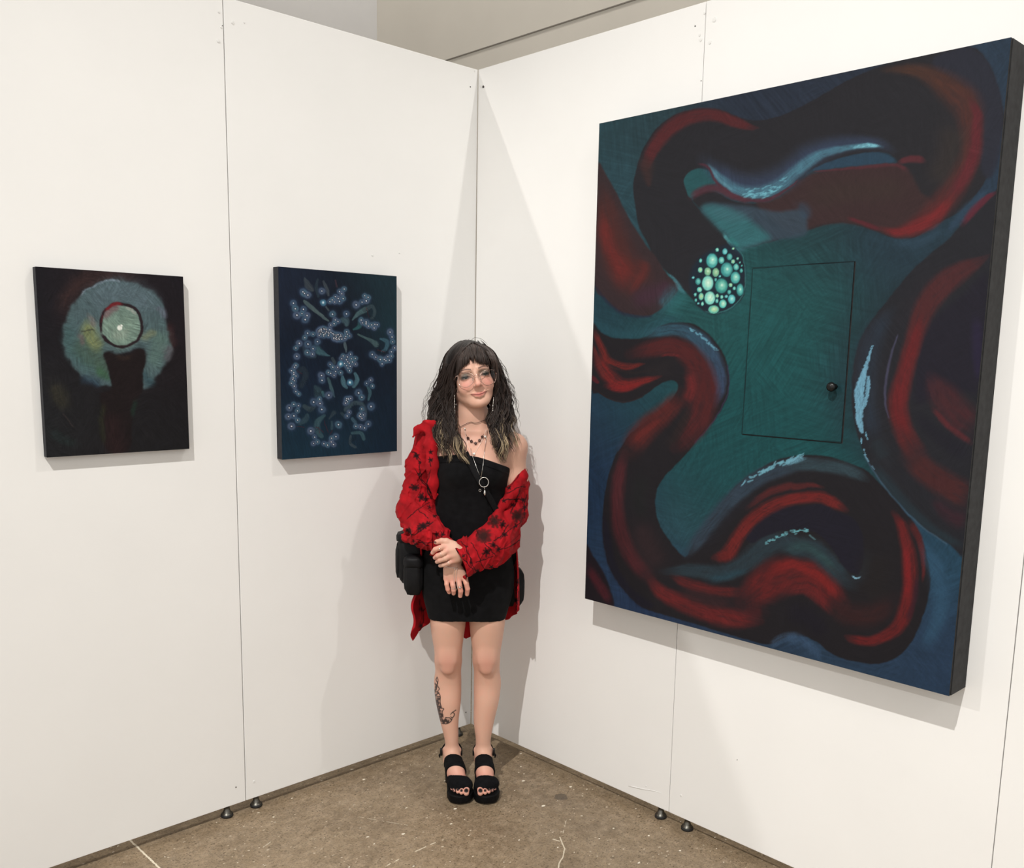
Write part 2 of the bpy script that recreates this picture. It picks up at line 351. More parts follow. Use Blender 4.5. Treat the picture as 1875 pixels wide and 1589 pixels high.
# ================================================================== PAINTINGS
CR = {'A': (1070, 60, 3.9725), 'B': (1460, 50, 3.9725), 'C': (1070, 440, 3.9725), 'D': (1460, 440, 3.9725), 'E': (1070, 830, 3.9725), 'F': (1440, 830, 3.53),
      'K': (1240, 400, 3.5305), 'L': (40, 460, 3.9725), 'M': (480, 460, 3.8756), 'P': (0, 0, 1.0), 'R': (700, 740, 3.4537), 'H': (770, 960, 9.931)}
def T(k, pts):
    ox, oy, s = CR[k]; p = np.array(pts, float); p[:, 0] = ox + p[:, 0]/s; p[:, 1] = oy + p[:, 1]/s
    if p.shape[1] > 2: p[:, 2] /= s
    return p
class Paint:
    """pigment laid on a surface: U,V are the surface points' coordinates in the drawing's frame"""
    def __init__(s, U, V, base):
        s.U0, s.V0 = U, V; s.rgb = np.tile(np.asarray(base, float)/255, (U.size, 1)); s.warp(0)
    def warp(s, amt, sc=14):
        s.U = s.U0 + amt*(fbm2(s.U0/sc, s.V0/sc)-.5)*2; s.V = s.V0 + amt*(fbm2(s.U0/sc+40, s.V0/sc+9)-.5)*2
    def blobs(s, lst):
        w = np.zeros(s.U.size) + 1e-9; c = np.zeros((s.U.size, 3))
        for x, y, sg, col in lst:
            g = np.exp(-((s.U-x)**2+(s.V-y)**2)/(2*sg*sg)) + 1e-7; w += g; c += g[:, None]*np.array(col)/255
        s.rgb = c/w[:, None]
    def put(s, idx, a, col):
        a = np.clip(a, 0, 1)[:, None]; s.rgb[idx] = s.rgb[idx]*(1-a) + np.asarray(col, float)/255*a
    def box(s, lo, hi, m):
        return np.nonzero((s.U > lo[0]-m) & (s.U < hi[0]+m) & (s.V > lo[1]-m) & (s.V < hi[1]+m))[0]
    def stroke(s, pts, col, op=1, soft=.6, streak=0, n=6, col2=None, taper=True):
        p = np.asarray(pts, float); p = catmull(p, n) if len(p) > 2 else p
        wm = p[:, 2].max(); idx = s.box(p[:, :2].min(0), p[:, :2].max(0), wm)
        if len(idx) == 0: return
        u, v = s.U[idx], s.V[idx]; best = np.full(len(idx), 1e9); bt = np.zeros(len(idx)); bs = np.zeros(len(idx))
        for i in range(len(p)-1):
            a, b = p[i], p[i+1]; dx, dy = b[0]-a[0], b[1]-a[1]; L2 = dx*dx+dy*dy+1e-9
            t = np.clip(((u-a[0])*dx+(v-a[1])*dy)/L2, 0, 1); w = (a[2]+(b[2]-a[2])*t)/2+1e-3
            d = np.hypot(u-a[0]-t*dx, v-a[1]-t*dy)/w
            sd = np.sign((u-a[0])*dy-(v-a[1])*dx)*d
            q = d < best; best[q] = d[q]; bt[q] = i+t[q]; bs[q] = sd[q]
        a = 1 - np.clip((best-(1-soft))/(2*soft+1e-6)*1.0, 0, 1); a = a*a*(3-2*a)
        Lp = np.r_[0, np.cumsum(np.hypot(*np.diff(p[:, :2], axis=0).T))]
        if soft > .33 and Lp[-1] > 1.6*wm and Lp[-1] > 14 and taper:
            e = np.interp(bt, np.arange(len(p)), Lp); m_ = min(.22*Lp[-1], 1.2*wm); a = a*np.clip((e+.15*m_)/m_, 0, 1)**.8*np.clip((Lp[-1]-e+.15*m_)/m_, 0, 1)**.8
        if streak: a = a*np.clip(1-1.5*streak+3.0*streak*fbm2(bt*.35+3+wm, bs*6+20), 0, 1.15)
        if col2 is not None:
            f = (bt/(len(p)-1))[:, None]; cc = np.asarray(col, float)*(1-f)+np.asarray(col2, float)*f
            aa = np.clip(a*op, 0, 1)[:, None]; s.rgb[idx] = s.rgb[idx]*(1-aa)+cc/255*aa
        else: s.put(idx, a*op, col)
    def fill(s, pts, col, op=1, soft=1.5, n=5, smooth=True, streak=0):
        p = np.asarray(pts, float)[:, :2]; p = catmull(p, n, True) if smooth else p
        idx = s.box(p.min(0), p.max(0), soft*2+1); u, v = s.U[idx], s.V[idx]; d = np.full(len(idx), 1e9); ins = np.zeros(len(idx), bool)
        for i in range(len(p)):
            a, b = p[i], p[(i+1) % len(p)]; dx, dy = b-a; t = np.clip(((u-a[0])*dx+(v-a[1])*dy)/(dx*dx+dy*dy+1e-9), 0, 1)
            d = np.minimum(d, np.hypot(u-a[0]-t*dx, v-a[1]-t*dy))
            c = ((a[1] > v) != (b[1] > v)); ins ^= c & (u < (b[0]-a[0])*(v-a[1])/(b[1]-a[1]+1e-12)+a[0])
        sd = np.where(ins, -d, d); a = np.clip(.5-sd/(2*soft), 0, 1); a = a*a*(3-2*a)
        if streak: a = a*(1-streak+streak*2*fbm2(u/18+v/40, v/5-u/9))
        s.put(idx, a*op, col)
    def dot(s, x, y, rx, ry, col, op=1, soft=.3):
        idx = s.box((x-rx, y-ry), (x+rx, y+ry), max(rx, ry)); d = np.hypot((s.U[idx]-x)/rx, (s.V[idx]-y)/ry)
        a = np.clip((1+soft-d)/(2*soft), 0, 1); s.put(idx, a*a*(3-2*a)*op, col)
    def brush(s, amt, ang=.7, sc=(26, 2.2)):
        c, q = math.cos(ang), math.sin(ang); a = fbm2((s.U0*c+s.V0*q)/sc[0], (-s.U0*q+s.V0*c)/sc[1])-.5
        s.rgb = np.clip(s.rgb*(1+amt*2*a[:, None]), 0, 1)
    def bristle(s, amt, sc=(26, 1.8), size=60):
        acc = 0; tot = 1e-6
        for i in range(5):
            an = .25+i*.62; c, q = math.cos(an), math.sin(an); w = np.clip(fbm2(s.U0/size+i*13.7, s.V0/size+i*7.3, 2)-.42, 0, 1)**1.2+1e-4
            acc = acc+w*(fbm2((s.U0*c+s.V0*q)/sc[0]+i*3, (-s.U0*q+s.V0*c)/sc[1], 3)-.5); tot = tot+w
        s.rgb = np.clip(s.rgb*(1+amt*2*(acc/tot)[:, None]), 0, 1)
    def grade(s, sat=.85, lift=.012):
        g = s.rgb.mean(1, keepdims=True); s.rgb = np.clip(g+(s.rgb-g)*sat+lift*(1-s.rgb), 0, 1)
    def lin(s, gain=1.0): return np.clip(s2l(np.clip(s.rgb, 0, 1)*255)*gain, 0, 1)

m_paint = material('acrylic_paint', (.1, .1, .1), .55, spec=.12, attr=True); add_bump(m_paint, 300, .12, .0006, 2)
m_side = material('black_painted_wood', (.02, .02, .022), .6, spec=.15); vary(m_side, (.022, .022, .023), .35, 40); add_bump(m_side, 60, .25, .001)
m_canvas_side = material('dark_canvas_edge', (.012, .013, .018), .7); vary(m_canvas_side, (.012, .013, .018), .3, 60); add_bump(m_canvas_side, 900, .3, .0005)
m_knob = material('black_iron', (.015, .015, .015), .3, .6); vary(m_knob, (.015, .015, .015), .3, 90)
PGAIN = .82

def canvas_grid(wall, a0, a1, z0, z1, depth, nu, nv):
    """front surface; a = distance from the corner along the wall, in metres"""
    A = np.linspace(a0, a1, nu); Z = np.linspace(z0, z1, nv); ag, zg = np.meshgrid(A, Z)
    if wall == 'left': P = np.stack([-ag, np.full_like(ag, -depth), zg], -1)
    else: P = np.stack([np.full_like(ag, -depth), -ag, zg], -1)
    P = P.reshape(-1, 3); i = np.arange(nu*nv).reshape(nv, nu)
    if wall == 'left': q = np.stack([i[:-1, :-1], i[1:, :-1], i[1:, 1:], i[:-1, 1:]], -1)
    else: q = np.stack([i[:-1, :-1], i[:-1, 1:], i[1:, 1:], i[1:, :-1]], -1)
    if wall == 'left': q = q
    return P, q.reshape(-1, 4)

# ---------------------------------------------------------------- the large painting with the little door
def paint_big(U, V):
    k = Paint(U, V, (30, 45, 55)); k.warp(0)
    k.blobs([(1440, 640, 90, (20, 88, 92)), (1470, 520, 60, (24, 82, 86)), (1400, 780, 80, (16, 80, 86)), (1330, 560, 50, (26, 88, 92)), (1270, 600, 40, (26, 84, 88)), (1500, 440, 60, (28, 58, 68)), (1610, 450, 50, (32, 56, 74)),
             (1140, 250, 70, (34, 68, 80)), (1130, 340, 50, (36, 76, 92)), (1210, 260, 50, (36, 60, 70)), (1400, 150, 80, (36, 46, 66)), (1800, 150, 60, (36, 56, 80)), (1620, 600, 60, (30, 50, 62)), (1600, 700, 60, (30, 44, 58)),
             (1120, 570, 50, (24, 62, 78)), (1180, 610, 40, (30, 76, 86)), (1110, 760, 60, (27, 56, 84)), (1180, 720, 50, (24, 72, 82)), (1090, 900, 60, (24, 50, 84)), (1100, 1050, 60, (34, 62, 98)), (1180, 1100, 60, (32, 52, 92)),
             (1270, 900, 50, (28, 72, 84)), (1330, 820, 60, (16, 78, 84)), (1240, 960, 40, (36, 78, 92)), (1310, 860, 50, (20, 80, 88)), (1500, 1150, 90, (38, 62, 90)), (1700, 1200, 90, (36, 60, 92)), (1740, 1020, 60, (32, 72, 100)), (1300, 1190, 80, (36, 56, 88))])
    k.rgb *= np.array([.84, .87, .86]); k.bristle(.2, (44, 3.2), 110); k.warp(1.2, 10)
    DK = (31, 31, 37)
    # upper serpent: outer body
    body = np.concatenate([T('A', [(770, 1200), (735, 1130), (725, 1060), (780, 1000), (850, 985), (900, 1000), (970, 1085), (1080, 1170), (1200, 1215), (1340, 1210), (1480, 1130), (1589, 1050)]),
        T('B', [(100, 1035), (300, 960), (500, 910), (650, 915), (730, 980), (640, 1005), (400, 1020), (150, 1060), (0, 1120), ]),
        T('A', [(1500, 1160), (1340, 1235), (1100, 1230), (960, 1160), (860, 1160), (790, 1230), (1000, 1440), (1100, 1560), (1200, 1560), (1360, 1520)]),
        T('B', [(60, 1480), (250, 1425), (400, 1430), (560, 1480), (700, 1530), (850, 1530), (1000, 1440), (1180, 1340), (1290, 1230), (1400, 1050), (1500, 700), (1490, 560), (1440, 370), (1370, 230), (1240, 140), (800, 215), (560, 300), (350, 395), (150, 510), (0, 590)]),
        T('A', [(1400, 612), (1280, 637), (1150, 622), (1000, 562), (850, 550), (700, 580), (560, 660), (450, 800), (390, 950), (357, 1100), (365, 1230), (400, 1420)]),
        T('C', [(460, 20), (500, 120), (580, 210), (680, 310), (770, 410), (840, 490), (900, 530), (980, 532), (1080, 480), (1160, 400), (1168, 200), (1130, 100), (1060, 10)]),
        T('A', [(1000, 1450), (850, 1290)])])
    k.fill(body, DK, 1, 1.4, n=3)
    k.fill(T('B', [(1120, 170), (1240, 140), (1370, 230), (1440, 370), (1490, 560), (1480, 900), (1400, 1100), (1330, 1000), (1350, 700), (1290, 500), (1150, 380), (1000, 300), (1000, 215)]), (33, 36, 50), .9, 5)
    # lower arm: brown red
    k.fill(np.concatenate([T('A', [(1250, 1230), (1340, 1225), (1450, 1170), (1589, 1060)]), T('B', [(120, 1060), (400, 1030), (720, 1000), (820, 1060), (900, 1200), (1000, 1300), (850, 1510), (700, 1520), (560, 1470), (400, 1430), (250, 1425), (60, 1470)]), T('A', [(1500, 1450), (1350, 1350)])]), (56, 34, 36), .95, 5)
    k.stroke(T('B', [(60, 1250, 160), (300, 1200, 160), (600, 1180, 150), (820, 1180, 130)]), (54, 40, 36), .5, .9)
    # teal light on the arm's end
    k.fill(T('A', [(850, 1290), (900, 1240), (1000, 1240), (1200, 1260), (1400, 1300), (1589, 1290), (1620, 1400), (1589, 1480), (1350, 1515), (1200, 1560), (1110, 1589), (1050, 1500), (960, 1400)]), (44, 62, 78), .9, 5)
    k.fill(T('A', [(860, 1290), (940, 1250), (1100, 1300), (1250, 1400), (1350, 1500), (1200, 1560), (1110, 1585), (1050, 1500)]), (36, 104, 110), .8, 9)
    k.stroke(T('A', [(900, 1270, 60), (1050, 1330, 80), (1200, 1330, 60)]), (50, 96, 108), .5, .9)
    k.stroke(T('A', [(1010, 1465, 20), (1060, 1530, 22), (1100, 1580, 16)]), (70, 160, 168), .7, .6, .5)
    k.stroke(T('A', [(1050, 1490, 40), (1120, 1560, 40)]), (34, 122, 124), .6, .8)
    k.stroke(T('B', [(0, 1290, 60), (60, 1330, 70), (60, 1400, 60)]), (40, 62, 84), .6, .9)
    # teal notch, blue wedge
    k.fill(T('A', [(727, 1060), (780, 1003), (850, 988), (905, 1010), (958, 1088), (870, 1120), (772, 1200), (738, 1130)]), (26, 76, 82), 1, 1.2)
    k.fill(T('B', [(110, 1040), (250, 970), (450, 920), (600, 910), (712, 972), (560, 996), (300, 1020)]), (30, 58, 80), 1, 1.6)
    # blue light beneath the upper body
    k.stroke(np.concatenate([T('A', [(870, 930, 90), (980, 1020, 120), (1120, 1100, 150), (1280, 1110, 160), (1430, 1060, 160), (1560, 960, 150)]), T('B', [(80, 940, 150), (250, 870, 120), (420, 840, 90), (600, 850, 70), (700, 900, 50)])]), (44, 60, 90), .75, .85)
    k.stroke(np.concatenate([T('A', [(900, 960, 30), (1000, 1070, 60), (1130, 1150, 80), (1280, 1165, 90), (1420, 1110, 90), (1540, 1010, 80)]), T('B', [(50, 1000, 80), (180, 920, 60), (350, 880, 40), (500, 860, 35), (620, 870, 20)])]), (60, 112, 134), .85, .6, .3)
    k.stroke(T('A', [(900, 960, 12), (990, 1075, 18), (1080, 1150, 16)]), (80, 130, 150), .6, .8)
    rr = np.random.default_rng(3)
    for i in range(60):
        t = rr.random(); x, y = 1150+300*t, 1185-90*max(0, t-.4)**1.0*1.6+rr.normal()*18; k.stroke(T('A', [(x, y, 9), (x+rr.uniform(8, 40), y-rr.uniform(-6, 18), 5)]), (96, 176, 196), .6, .7)
    k.stroke(T('B', [(400, 880, 14), (470, 862, 26), (540, 858, 26), (600, 868, 12)]), (104, 180, 200), .9, .5, .5)
    # purple red line along the fold
    k.stroke(np.concatenate([T('A', [(830, 950, 16), (900, 980, 16), (960, 1085, 18), (1080, 1180, 22), (1200, 1215, 24), (1340, 1212, 24), (1470, 1140, 14), (1560, 1070, 8)])]), (78, 34, 48), .9, .6)
    k.stroke(T('A', [(770, 1200, 40), (850, 1150, 50), (960, 1130, 50), (1080, 1190, 40), (1200, 1230, 30)]), (84, 36, 48), .85, .7)
    k.stroke(T('B', [(120, 1050, 10), (350, 1030, 18), (560, 1010, 24), (720, 1000, 22), (800, 1040, 30)]), (92, 34, 42), .85, .7)
    k.stroke(T('B', [(730, 985, 20), (800, 960, 44), (880, 960, 50), (930, 975, 26)]), (96, 32, 40), .95, .5)
    # red bands
    k.stroke(T('A', [(440, 980, 60), (510, 830, 90), (630, 690, 100), (780, 610, 90), (950, 600, 80), (1100, 650, 70), (1200, 685, 46), (1270, 690, 12)]), (96, 28, 32), .95, .45, .3)
    k.stroke(T('A', [(450, 960, 90), (460, 1040, 60), (470, 1100, 30)]), (66, 36, 34), .6, .9)
    k.stroke(T('B', [(620, 310, 40), (850, 310, 80), (1000, 370, 130), (1130, 460, 180), (1230, 560, 190), (1260, 720, 150), (1260, 900, 130), (1190, 1080, 140), (1060, 1270, 150), (900, 1420, 120), (720, 1490, 60)]), (78, 44, 32), .85, .7, .3, col2=(104, 28, 32))
    k.stroke(T('B', [(1260, 520, 40), (1310, 640, 70), (1300, 780, 80), (1290, 900, 90), (1230, 1060, 90), (1120, 1230, 80)]), (114, 26, 36), .8, .6, .3)
    k.stroke(T('B', [(1120, 1240, 60), (1000, 1380, 90), (850, 1460, 90), (720, 1490, 60), (600, 1460, 30)]), (138, 26, 30), .85, .7, .3)
    k.stroke(T('B', [(600, 1470, 24), (520, 1440, 30), (370, 1385, 20)]), (110, 26, 36), .8, .7)
    k.stroke(T('B', [(1150, 700, 200), (1100, 950, 180), (1000, 1150, 170)]), (52, 42, 38), .5, .9)
    # blue gap and the right-hand serpent
    k.fill(np.concatenate([T('B', [(1460, 1190), (1400, 1230), (1250, 1370), (1100, 1540)]), T('D', [(1000, 70), (850, 200), (740, 330), (620, 480), (500, 640), (430, 800), (400, 1000), (400, 1240), (440, 1420), (500, 1589)]),
        T('F', [(560, 110), (640, 220), (760, 350), (900, 490), (1060, 590), (1158, 630), (1220, 0)]), T('B', [(1445, 1500)])]), (30, 31, 38), 1, 2.2, n=3)
    k.stroke(T('D', [(690, 500, 60), (560, 700, 130), (500, 950, 140), (510, 1200, 120), (560, 1450, 110)]), (34, 46, 62), .75, .9, .3)
    k.stroke(T('D', [(980, 240, 120), (860, 430, 120), (740, 640, 120)]), (34, 32, 40), .6, .9)
    k.stroke(T('D', [(560, 1450, 90), (640, 1589, 100)]), (32, 42, 50), .7, .9)
    k.stroke(T('F', [(560, 80, 60), (680, 230, 70), (820, 380, 60), (960, 500, 50), (1140, 600, 40)]), (30, 48, 58), .7, .9)
    k.stroke(T('F', [(500, 10, 8), (600, 170, 10), (720, 320, 10), (860, 460, 10), (1040, 590, 8)]), (56, 84, 108), .7, .7)
    k.fill(T('D', [(900, 700), (1000, 560), (1200, 400), (1390, 280), (1330, 1050), (1200, 1100), (1000, 1150), (850, 1150)]), (27, 25, 38), .9, 10)
    k.stroke(T('D', [(1300, 560, 60), (1310, 800, 70), (1310, 1020, 30)]), (36, 28, 62), .6, .9)
    k.stroke(T('D', [(1400, 105, 20), (1330, 150, 60), (1200, 220, 130), (1060, 320, 160), (940, 470, 150), (870, 650, 130), (810, 850, 120), (760, 1050, 130), (730, 1200, 140), (780, 1400, 140), (880, 1580, 150)]), (74, 32, 36), .95, .4, .35, col2=(100, 28, 30))
    k.stroke(T('D', [(900, 560, 60), (840, 780, 90), (790, 950, 90), (750, 1100, 110), (740, 1250, 100), (790, 1430, 90)]), (124, 24, 28), .8, .7, .4)
    k.stroke(T('F', [(800, 20, 130), (920, 130, 150), (1080, 230, 160), (1190, 290, 150)]), (76, 30, 32), .95, .5, .35)
    k.stroke(T('F', [(950, 300, 40), (1060, 400, 90), (1170, 440, 110)]), (56, 28, 38), .8, .8, .3)
    k.stroke(T('D', [(730, 680, 8), (680, 840, 16), (645, 1030, 18), (640, 1180, 14), (670, 1300, 6)]), (64, 64, 92), .8, .8)
    k.stroke(T('D', [(960, 980, 60), (1060, 1130, 180), (1180, 1270, 200), (1290, 1360, 180)]), (72, 30, 36), .9, .6, .35)
    k.stroke(T('D', [(990, 1230, 30), (1100, 1350, 40), (1260, 1470, 36)]), (110, 30, 36), .8, .7, .4)
    k.stroke(T('D', [(860, 1250, 60), (1000, 1400, 100), (1250, 1570, 120)]), (26, 26, 36), .9, .7)
    k.stroke(T('B', [(1200, 1430, 44), (1290, 1320, 56), (1380, 1240, 40), (1450, 1195, 20)]), (102, 28, 44), .95, .45)
    k.stroke(T('B', [(1090, 1500, 30), (1180, 1380, 60), (1260, 1290, 50), (1400, 1170, 20)]), (36, 60, 84), .7, .8)
    k.stroke(T('B', [(700, 1570, 60), (900, 1560, 60), (1060, 1460, 40)]), (36, 62, 82), .6, .9)
    # thick pale blue impasto on the right serpent
    for pts, w in (([(545, 770, 8), (510, 880, 24), (475, 1000, 50), (450, 1100, 70), (455, 1200, 60), (450, 1300, 50), (465, 1370, 34), (470, 1400, 14)], 1), ([(520, 990, 14), (515, 1050, 30), (505, 1140, 26), (480, 1220, 22)], 1), ([(430, 1110, 12), (425, 1200, 12), (440, 1330, 12)], 1), ([(465, 1440, 12), (468, 1480, 10)], 1), ([(480, 1510, 8), (495, 1560, 8)], 1), ([(495, 1400, 10), (510, 1445, 12)], 1)):
        k.warp(2.2, 3.5); k.stroke(T('D', pts), (96, 156, 186), .95, .22, .25)
    k.warp(1.2, 10)
    k.stroke(T('F', [(505, 10, 6), (530, 50, 9)]), (100, 160, 190), .8, .4); k.stroke(T('F', [(550, 80, 5), (570, 105, 5)]), (90, 140, 170), .8, .4)
    # left arm (top left red)
    k.fill(np.concatenate([T('A', [(95, 960), (150, 1020), (230, 1160), (320, 1340), (420, 1500), (470, 1575)]), T('C', [(520, 120), (610, 260), (690, 330), (640, 420), (560, 500), (480, 545), (380, 548), (250, 510), (150, 420), (75, 320)]), T('A', [(75, 1300)])]), (50, 34, 38), 1, 2.2)
    k.stroke(np.concatenate([T('A', [(130, 1130, 70), (170, 1330, 150), (210, 1500, 190)]), T('C', [(260, 150, 220), (350, 270, 230), (400, 350, 180)])]), (84, 32, 30), .9, .7, .3)
    k.stroke(np.concatenate([T('A', [(130, 1300, 30), (150, 1450, 90), (180, 1560, 90)]), T('C', [(220, 120, 100), (300, 260, 150), (330, 330, 110)])]), (128, 30, 28), .8, .8, .3)
    k.stroke(T('C', [(380, 180, 70), (440, 200, 70), (400, 290, 60), (340, 380, 40)]), (112, 32, 30), .75, .7, .3)
    k.stroke(T('C', [(420, 420, 120), (520, 380, 120), (590, 330, 60)]), (62, 34, 50), .8, .9)
    k.stroke(T('C', [(560, 490, 90), (620, 400, 90), (670, 330, 60)]), (44, 84, 104), .6, .9, .4)
    k.stroke(T('C', [(600, 240, 14), (650, 280, 18), (690, 340, 30), (740, 400, 16)]), (60, 120, 136), .7, .7, .4)
    k.stroke(T('C', [(640, 470, 110), (700, 420, 90)]), (32, 100, 104), .6, .9)
    k.stroke(T('C', [(80, 330, 14), (150, 430, 20), (260, 520, 24), (380, 556, 20), (500, 550, 14)]), (30, 30, 52), .6, .9)
    # curled arm, lower left: outer blue halo then dark body, then red
    k.stroke(T('C', [(60, 560, 60), (180, 660, 60), (330, 690, 60), (440, 660, 60), (520, 600, 50), (700, 560, 40)]), (28, 74, 88), .5, .9)
    P1 = np.concatenate([T('C', [(55, 620), (120, 670), (220, 710), (400, 712), (480, 680), (560, 620), (680, 595), (800, 610), (900, 680), (990, 790), (1045, 920), (1050, 1100), (990, 1240), (870, 1400), (760, 1530)]),
        T('E', [(690, 60), (590, 160), (530, 260), (515, 380), (540, 500), (600, 610), (730, 755), (800, 640), (900, 500), (1000, 370), (1100, 240), (1260, 120), (1420, 40), (1589, 10)]),
        T('F', [(100, 10), (250, 15), (400, 60), (520, 110), (560, 150), (700, 300), (830, 460), (880, 560), (920, 720), (930, 860), (890, 1030), (830, 1180), (740, 1300), (600, 1360), (440, 1345), (300, 1300), (200, 1220), (100, 1180), (0, 1180)]),
        T('E', [(1480, 1330), (1350, 1390), (1200, 1360), (1000, 1300), (800, 1240), (600, 1180), (420, 1120), (300, 1010), (190, 850), (140, 650), (132, 450), (165, 200), (230, 0)]),
        T('C', [(250, 1530), (340, 1400), (500, 1280), (630, 1160), (680, 1070), (650, 1020), (560, 1040), (430, 1130), (300, 1172), (180, 1150), (100, 1110), (50, 1070)])])
    k.fill(P1, (27, 25, 30), 1, 1.6, n=3)
    k.fill(np.concatenate([T('E', [(190, 600), (230, 800), (340, 980), (500, 1100), (420, 1120), (300, 1010), (190, 850), (140, 650), (140, 450)])]), (20, 20, 36), .7, 5)
    # blue-grey back of the curl
    k.stroke(T('C', [(430, 690, 50), (560, 660, 80), (700, 650, 90), (830, 720, 110), (920, 830, 110), (970, 950, 110), (985, 1080, 80), (950, 1200, 40)]), (34, 78, 94), .95, .45, .3, col2=(46, 58, 90))
    rr = np.random.default_rng(5)
    for i in range(46):
        t = rr.random(); x = 770+190*t; y = 645+160*t**1.3+rr.normal()*7; k.stroke(T('C', [(x, y, 9), (x+rr.uniform(5, 16), y+rr.uniform(3, 12), 6)]), (84, 150, 176), .65, .6)
    k.stroke(T('C', [(1040, 900, 8), (1050, 1080, 8), (960, 1280, 8), (800, 1480, 8)]), (46, 40, 70), .8, .7)
    # reds of the curl
    k.stroke(T('C', [(330, 830, 70), (480, 790, 110), (650, 770, 120), (780, 850, 150), (860, 980, 160), (880, 1120, 170), (840, 1280, 170), (740, 1430, 150), (660, 1510, 80)]), (92, 26, 28), .92, .5, .35)
    k.stroke(T('C', [(760, 960, 60), (780, 1080, 80), (740, 1180, 70)]), (128, 28, 30), .8, .8, .3)
    k.stroke(T('C', [(700, 1130, 110), (600, 1240, 130), (450, 1370, 150), (330, 1520, 150)]), (96, 28, 28), .9, .6, .35)
    k.stroke(T('C', [(560, 1290, 40), (440, 1390, 50), (350, 1480, 40)]), (128, 30, 28), .6, .8, .4)
    k.stroke(T('C', [(760, 1230, 60), (700, 1370, 60), (600, 1500, 60)]), (34, 28, 30), .8, .8)
    k.stroke(T('C', [(650, 880, 60), (560, 930, 80), (480, 960, 60), (640, 960, 60)]), (32, 28, 32), .8, .8)
    for pts, c in (([(70, 660, 30), (130, 790, 50), (180, 880, 50), (300, 920, 50), (440, 895, 10)], (130, 28, 26)), ([(80, 830, 60), (170, 980, 90), (280, 1050, 80), (400, 1030, 60), (560, 985, 14)], (140, 26, 26)), ([(150, 1060, 30), (280, 1080, 50), (420, 1040, 30)], (150, 24, 26)), ([(60, 760, 20), (110, 900, 30), (150, 1010, 20)], (110, 30, 30)), ([(180, 900, 14), (330, 960, 20), (520, 940, 10)], (34, 28, 30)), ([(560, 840, 12), (640, 830, 20), (700, 850, 14)], (120, 28, 30)), ([(60, 1000, 30), (100, 1030, 20)], (110, 20, 30))):
        k.stroke(T('C', pts), c, .85, .6, .5)
    k.stroke(T('C', [(430, 1135, 10), (300, 1175, 12), (180, 1150, 10), (60, 1070, 10)]), (40, 26, 28), .8, .7)
    # left side of the big lower loop
    k.stroke(T('E', [(290, 0, 60), (250, 200, 90), (240, 400, 90), (270, 580, 100), (350, 760, 100), (470, 900, 100)]), (84, 28, 34), .9, .6, .3)
    k.stroke(T('E', [(400, 500, 120), (470, 700, 160), (560, 830, 140)]), (48, 30, 34), .7, .9)
    k.stroke(T('E', [(430, 150, 100), (400, 350, 100), (450, 480, 60)]), (26, 28, 30), .8, .9)
    k.stroke(T('E', [(470, 900, 60), (560, 1010, 90), (720, 1090, 110), (900, 1160, 120), (1080, 1200, 130), (1280, 1220, 60)]), (120, 26, 28), .92, .55, .35)
    k.stroke(T('E', [(640, 890, 40), (760, 950, 70), (950, 1000, 70), (1130, 1010, 70)]), (110, 26, 28), .85, .6, .4)
    k.stroke(T('E', [(700, 1000, 60), (880, 1060, 90), (1080, 1090, 80)]), (52, 28, 32), .8, .8, .3)
    k.stroke(np.concatenate([T('E', [(1150, 1080, 120), (1280, 980, 220), (1400, 900, 260)]), T('F', [(80, 780, 180), (190, 800, 200), (290, 900, 150), (370, 980, 90)])]), (112, 24, 26), .95, .5, .35)
    k.stroke(np.concatenate([T('E', [(1350, 860, 60), (1480, 810, 80)]), T('F', [(60, 720, 60), (170, 770, 70), (270, 850, 60), (340, 940, 40)])]), (148, 24, 24), .75, .8, .4)
    k.stroke(T('F', [(0, 900, 40), (120, 880, 60), (220, 950, 60), (290, 1030, 40)]), (128, 26, 28), .7, .7, .5)
    k.stroke(T('E', [(1150, 1160, 60), (1300, 1150, 80)]), (86, 24, 28), .7, .9)
    k.stroke(T('F', [(280, 980, 60), (400, 1040, 120), (560, 1040, 130), (680, 940, 100)]), (56, 26, 28), .8, .8, .3)
    k.stroke(T('F', [(0, 1020, 120), (140, 1060, 120), (250, 1180, 90)]), (24, 22, 32), .9, .8)
    # blue-grey inner arch
    k.stroke(np.concatenate([T('E', [(560, 860, 40), (760, 850, 90), (1000, 870, 110), (1160, 800, 130), (1300, 690, 150), (1430, 640, 140)]), T('F', [(70, 600, 130), (170, 620, 130), (270, 700, 120), (360, 800, 100), (440, 870, 60)])]), (34, 50, 60), .95, .5, .3)
    k.stroke(T('F', [(0, 620, 60), (120, 600, 60), (220, 660, 50), (320, 760, 40)]), (38, 72, 74), .6, .9, .3)
    k.stroke(T('F', [(440, 840, 60), (500, 760, 70), (520, 650, 60)]), (32, 42, 52), .7, .9)
    k.stroke(T('E', [(900, 920, 60), (1050, 890, 50), (1180, 850, 30)]), (30, 66, 82), .6, .9, .4)
    k.fill(np.concatenate([T('E', [(1180, 600), (1300, 470), (1400, 400), (1550, 380)]), T('F', [(80, 345), (230, 330), (330, 380), (430, 420), (490, 520), (500, 680), (470, 770), (430, 775), (360, 720), (300, 620), (220, 530), (120, 490), (0, 495)]), T('E', [(1400, 570), (1300, 610), (1220, 650)])]), (24, 23, 36), 1, 2)
    k.stroke(T('E', [(740, 740, 60), (840, 620, 100), (960, 460, 110), (1100, 310, 110), (1250, 190, 110), (1400, 120, 110), (1560, 80, 100)]), (40, 56, 72), .95, .5, .3)
    k.stroke(T('F', [(0, 80, 70), (150, 70, 80), (330, 90, 80), (450, 130, 70), (520, 170, 40)]), (40, 60, 70), .95, .5, .3)
    for pts in ([(0, 1285-1285+70, 0)],): pass
    rr = np.random.default_rng(9)
